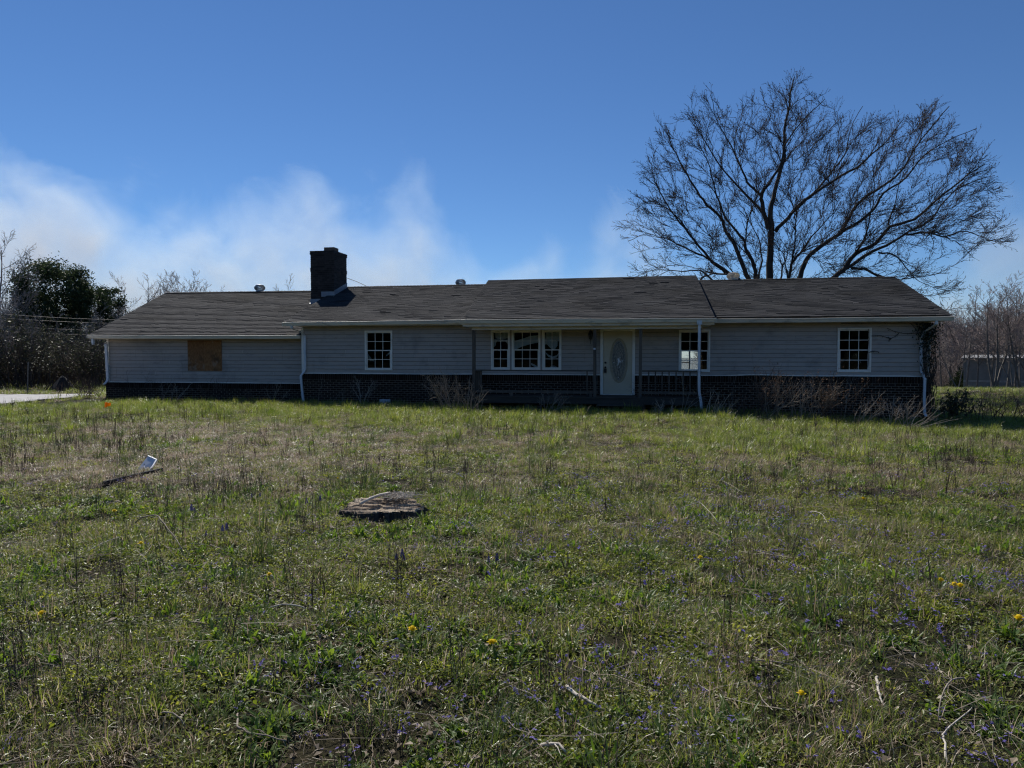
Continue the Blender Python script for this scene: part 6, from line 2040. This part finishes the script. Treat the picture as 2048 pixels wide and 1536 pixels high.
for q in range(NR):
    for i in range(NS):
        a = q * NS + i; b_ = q * NS + (i + 1) % NS
        mb.f.append((a, b_, b_ + NS, a + NS)); mb.m.append(0); mb.t.append(r.random())
mb.build('cut_face', M['stumptop'], sp_)
mb = MB()
for q, (f, z) in enumerate(((1.0, 0.09), (1.015, 0.07), (1.03, 0.04), (1.14, 0.0), (1.3, -0.05))):
    for i, (a, rx, ry) in enumerate(OUT):
        ff = f * (1 + (0.03 * math.sin(i * 2.1) if q else 0))
        zz = z if q else mb_z if False else z + 0.012 * math.sin(rx * math.cos(a) * 9 + 1)
        mb.v.append((rx * ff * math.cos(a), ry * ff * math.sin(a), zz))
for q in range(4):
    for i in range(NS):
        a = q * NS + i; b_ = q * NS + (i + 1) % NS
        mb.f.append((a, b_, b_ + NS, a + NS)); mb.m.append(0); mb.t.append(r.random())
mb.build('bark', M['bark'], sp_)
mb = MB(); mb.tube([(-0.13, -0.26, 0.165), (-0.10, -0.06, 0.185), (-0.06, 0.10, 0.19), (-0.01, 0.27, 0.18)], [0.015, 0.017, 0.018, 0.018], 8, cap=True)
o = mb.build('fallen_stick', M['stickpale'], smooth=True); o.location = sp_.location
tag(o, 'straight bleached stick lying across the top of the stump', 'stick')
mb = straw(77, 260, 0.10, 0.0024)
o = mb.build('straw_pile', M['stickpale'], kind=None); o.location = (STUMP[0] + 0.14, STUMP[1] + 0.15, sp_.location.z + 0.150)
tag(o, 'heap of pale grey straw and twigs on the back of the stump', 'straw pile')

# white panel and dark board in the dry grass, orange flag
px_, py_ = 4.62, -14.05
pn = thing('broken_panel', 'broken white plastic panel standing bent in the dry grass on the left', 'panel', (px_, py_, gzf(px_, py_)))
pn.rotation_euler = (0, 0, RAD(-22))
mb = MB()
fr = [(-0.19, 0.0, 0.0), (0.10, 0.0, -0.03), (0.13, 0.11, 0.165), (-0.12, 0.13, 0.20)]
mb.hexa([fr[0], fr[1], (fr[1][0], fr[1][1] + 0.012, fr[1][2]), (fr[0][0], fr[0][1] + 0.012, fr[0][2]), fr[3], fr[2], (fr[2][0], fr[2][1] + 0.012, fr[2][2]), (fr[3][0], fr[3][1] + 0.012, fr[3][2])])
mb.build('panel', M['white'], pn)
mb = MB()
mb.hexa([(0.102, 0.0, -0.03), (0.22, -0.10, -0.03), (0.228, -0.09, -0.03), (0.106, 0.014, -0.03), (0.132, 0.11, 0.165), (0.23, -0.03, 0.07), (0.238, -0.02, 0.07), (0.136, 0.122, 0.165)])
mb.build('side_flap', M['white'], pn)
mb = MB(); mb.bar((-0.12, 0.136, 0.204), (0.132, 0.116, 0.169), 0.02, 0.012); mb.bar((0.134, 0.116, 0.169), (0.236, -0.025, 0.074), 0.02, 0.012); mb.build('rim', M['white'], pn)
mb = MB(); mb.bar((-0.42, -0.10, 0.0), (0.05, 0.02, 0.02), 0.035, 0.05); mb.bar((0.05, 0.03, 0.02), (0.50, 0.14, 0.035), 0.05, 0.05)
o = mb.build('board', M['pit']); o.location = (4.98, -14.75, gzf(4.98, -14.75) + 0.025); o.rotation_euler = (0, 0, RAD(66))
tag(o, 'long dark board lying in the dry grass against the white panel', 'board')
x, y = -2.6, -6.3
fl = thing('marker_flag', 'small orange marker flag on a wire in the green grass by the driveway', 'flag', (x, y, gzf(x, y) + 0.10))
mb = MB(); mb.tube([(0, 0, -0.05), (0.005, 0, 0.30)], 0.003, 5); mb.build('wire_stake', M['galv'], fl)
mb = MB()
for k in range(5):
    u0, u1 = -0.02 + k * 0.034, -0.02 + (k + 1) * 0.034
    y0, y1 = 0.02 * math.sin(k * 1.5), 0.02 * math.sin((k + 1) * 1.5)
    mb.hexa([(u0, y0, 0.15 + 0.01 * k), (u1, y1, 0.16 + 0.01 * k), (u1, y1 + 0.002, 0.16 + 0.01 * k), (u0, y0 + 0.002, 0.15 + 0.01 * k), (u0, y0 + 0.015, 0.30 - 0.004 * k), (u1, y1 + 0.015, 0.296 - 0.004 * k), (u1, y1 + 0.017, 0.296 - 0.004 * k), (u0, y0 + 0.017, 0.30 - 0.004 * k)])
mb.build('flag', M['orange'], fl)

# ------------------------------------------------------------------ smoke drifting behind the trees
smx0, smx1, smy0, smy1, smz0, smz1 = -190.0, 150.0, 132.0, 143.0, -3.0, 78.0
mb = MB(); mb.box(smx0, smy0, smz0, smx1, smy1, smz1)
m, nt, out = newmat('drifting_smoke')
N, Lk = nt.nodes, nt.links
geo = N.new('ShaderNodeNewGeometry')
sep = N.new('ShaderNodeSeparateXYZ'); Lk.new(geo.outputs['Position'], sep.inputs[0])


def mth(op, a, b_=None, c=None, clamp=False):
    q = N.new('ShaderNodeMath'); q.operation = op; q.use_clamp = clamp
    for i, v in enumerate((a, b_, c)):
        if v is None: continue
        if hasattr(v, 'node'): Lk.new(v, q.inputs[i])
        else: q.inputs[i].default_value = v
    return q.outputs[0]


def pnoise(scale, detail, stretch=(1, 1, 1), off=(0, 0, 0), dist=0.0):
    mp = N.new('ShaderNodeMapping'); mp.inputs['Scale'].default_value = stretch; mp.inputs['Location'].default_value = off
    Lk.new(geo.outputs['Position'], mp.inputs['Vector'])
    q = N.new('ShaderNodeTexNoise'); q.inputs['Scale'].default_value = scale; q.inputs['Detail'].default_value = detail; q.inputs['Roughness'].default_value = 0.58; q.inputs['Distortion'].default_value = dist
    Lk.new(mp.outputs[0], q.inputs['Vector'])
    return q.outputs['Fac']


# top of the smoke along x (x in metres, top in metres)
TOPS = [(-190, 64), (-158, 58), (-140, 53), (-118, 44), (-92, 44), (-76, 45), (-66, 50), (-57, 42), (-50, 45), (-43, 51), (-36, 42), (-27, 31), (-18, 27), (-4, 27), (8, 33), (20, 28), (40, 18), (60, 16), (76, 26), (84, 32), (100, 28), (120, 18), (150, 12)]
fc = N.new('ShaderNodeFloatCurve')
cv_ = fc.mapping.curves[0]
for i, (x, t) in enumerate(TOPS):
    p = ((x - smx0) / (smx1 - smx0), t / 80.0)
    if i == 0: cv_.points[0].location = p
    elif i == len(TOPS) - 1: cv_.points[-1].location = p
    else: cv_.points.new(*p)
fc.mapping.update()
n1 = pnoise(0.03, 3, (1, 0.5, 1.0), (3, 0, 1), 0.3)
n2 = pnoise(0.055, 7, (1, 0.6, 1.0), (1, 4, 2), 0.5)
n3 = pnoise(0.13, 5, (1.0, 0.5, 0.9), (7, 2, 5), 0.7)
xn = mth('ADD', sep.outputs['X'], mth('MULTIPLY', mth('SUBTRACT', n1, 0.5), 22.0))
xn = mth('DIVIDE', mth('SUBTRACT', xn, smx0), smx1 - smx0, clamp=True)
Lk.new(xn, fc.inputs['Value'])
top = mth('MULTIPLY', fc.outputs[0], 80.0)
hgt = mth('SUBTRACT', top, sep.outputs['Z'])
hgt = mth('ADD', hgt, mth('MULTIPLY', mth('SUBTRACT', n2, 0.5), 52.0))
den = mth('DIVIDE', hgt, 30.0, clamp=True)
den = mth('MULTIPLY', den, mth('ADD', 0.05, mth('MULTIPLY', mth('MULTIPLY', n2, n3), 3.8)))
den = mth('MULTIPLY', den, 0.072)
vol = N.new('ShaderNodeVolumeScatter')
vol.inputs['Color'].default_value = (0.80, 0.93, 1.0, 1)
vol.inputs['Anisotropy'].default_value = 0.35
Lk.new(den, vol.inputs['Density'])
Lk.new(vol.outputs[0], out.inputs['Volume'])
o = mb.build('smoke', m, kind='stuff')
o['label'] = 'pale smoke drifting behind the house against the blue sky'
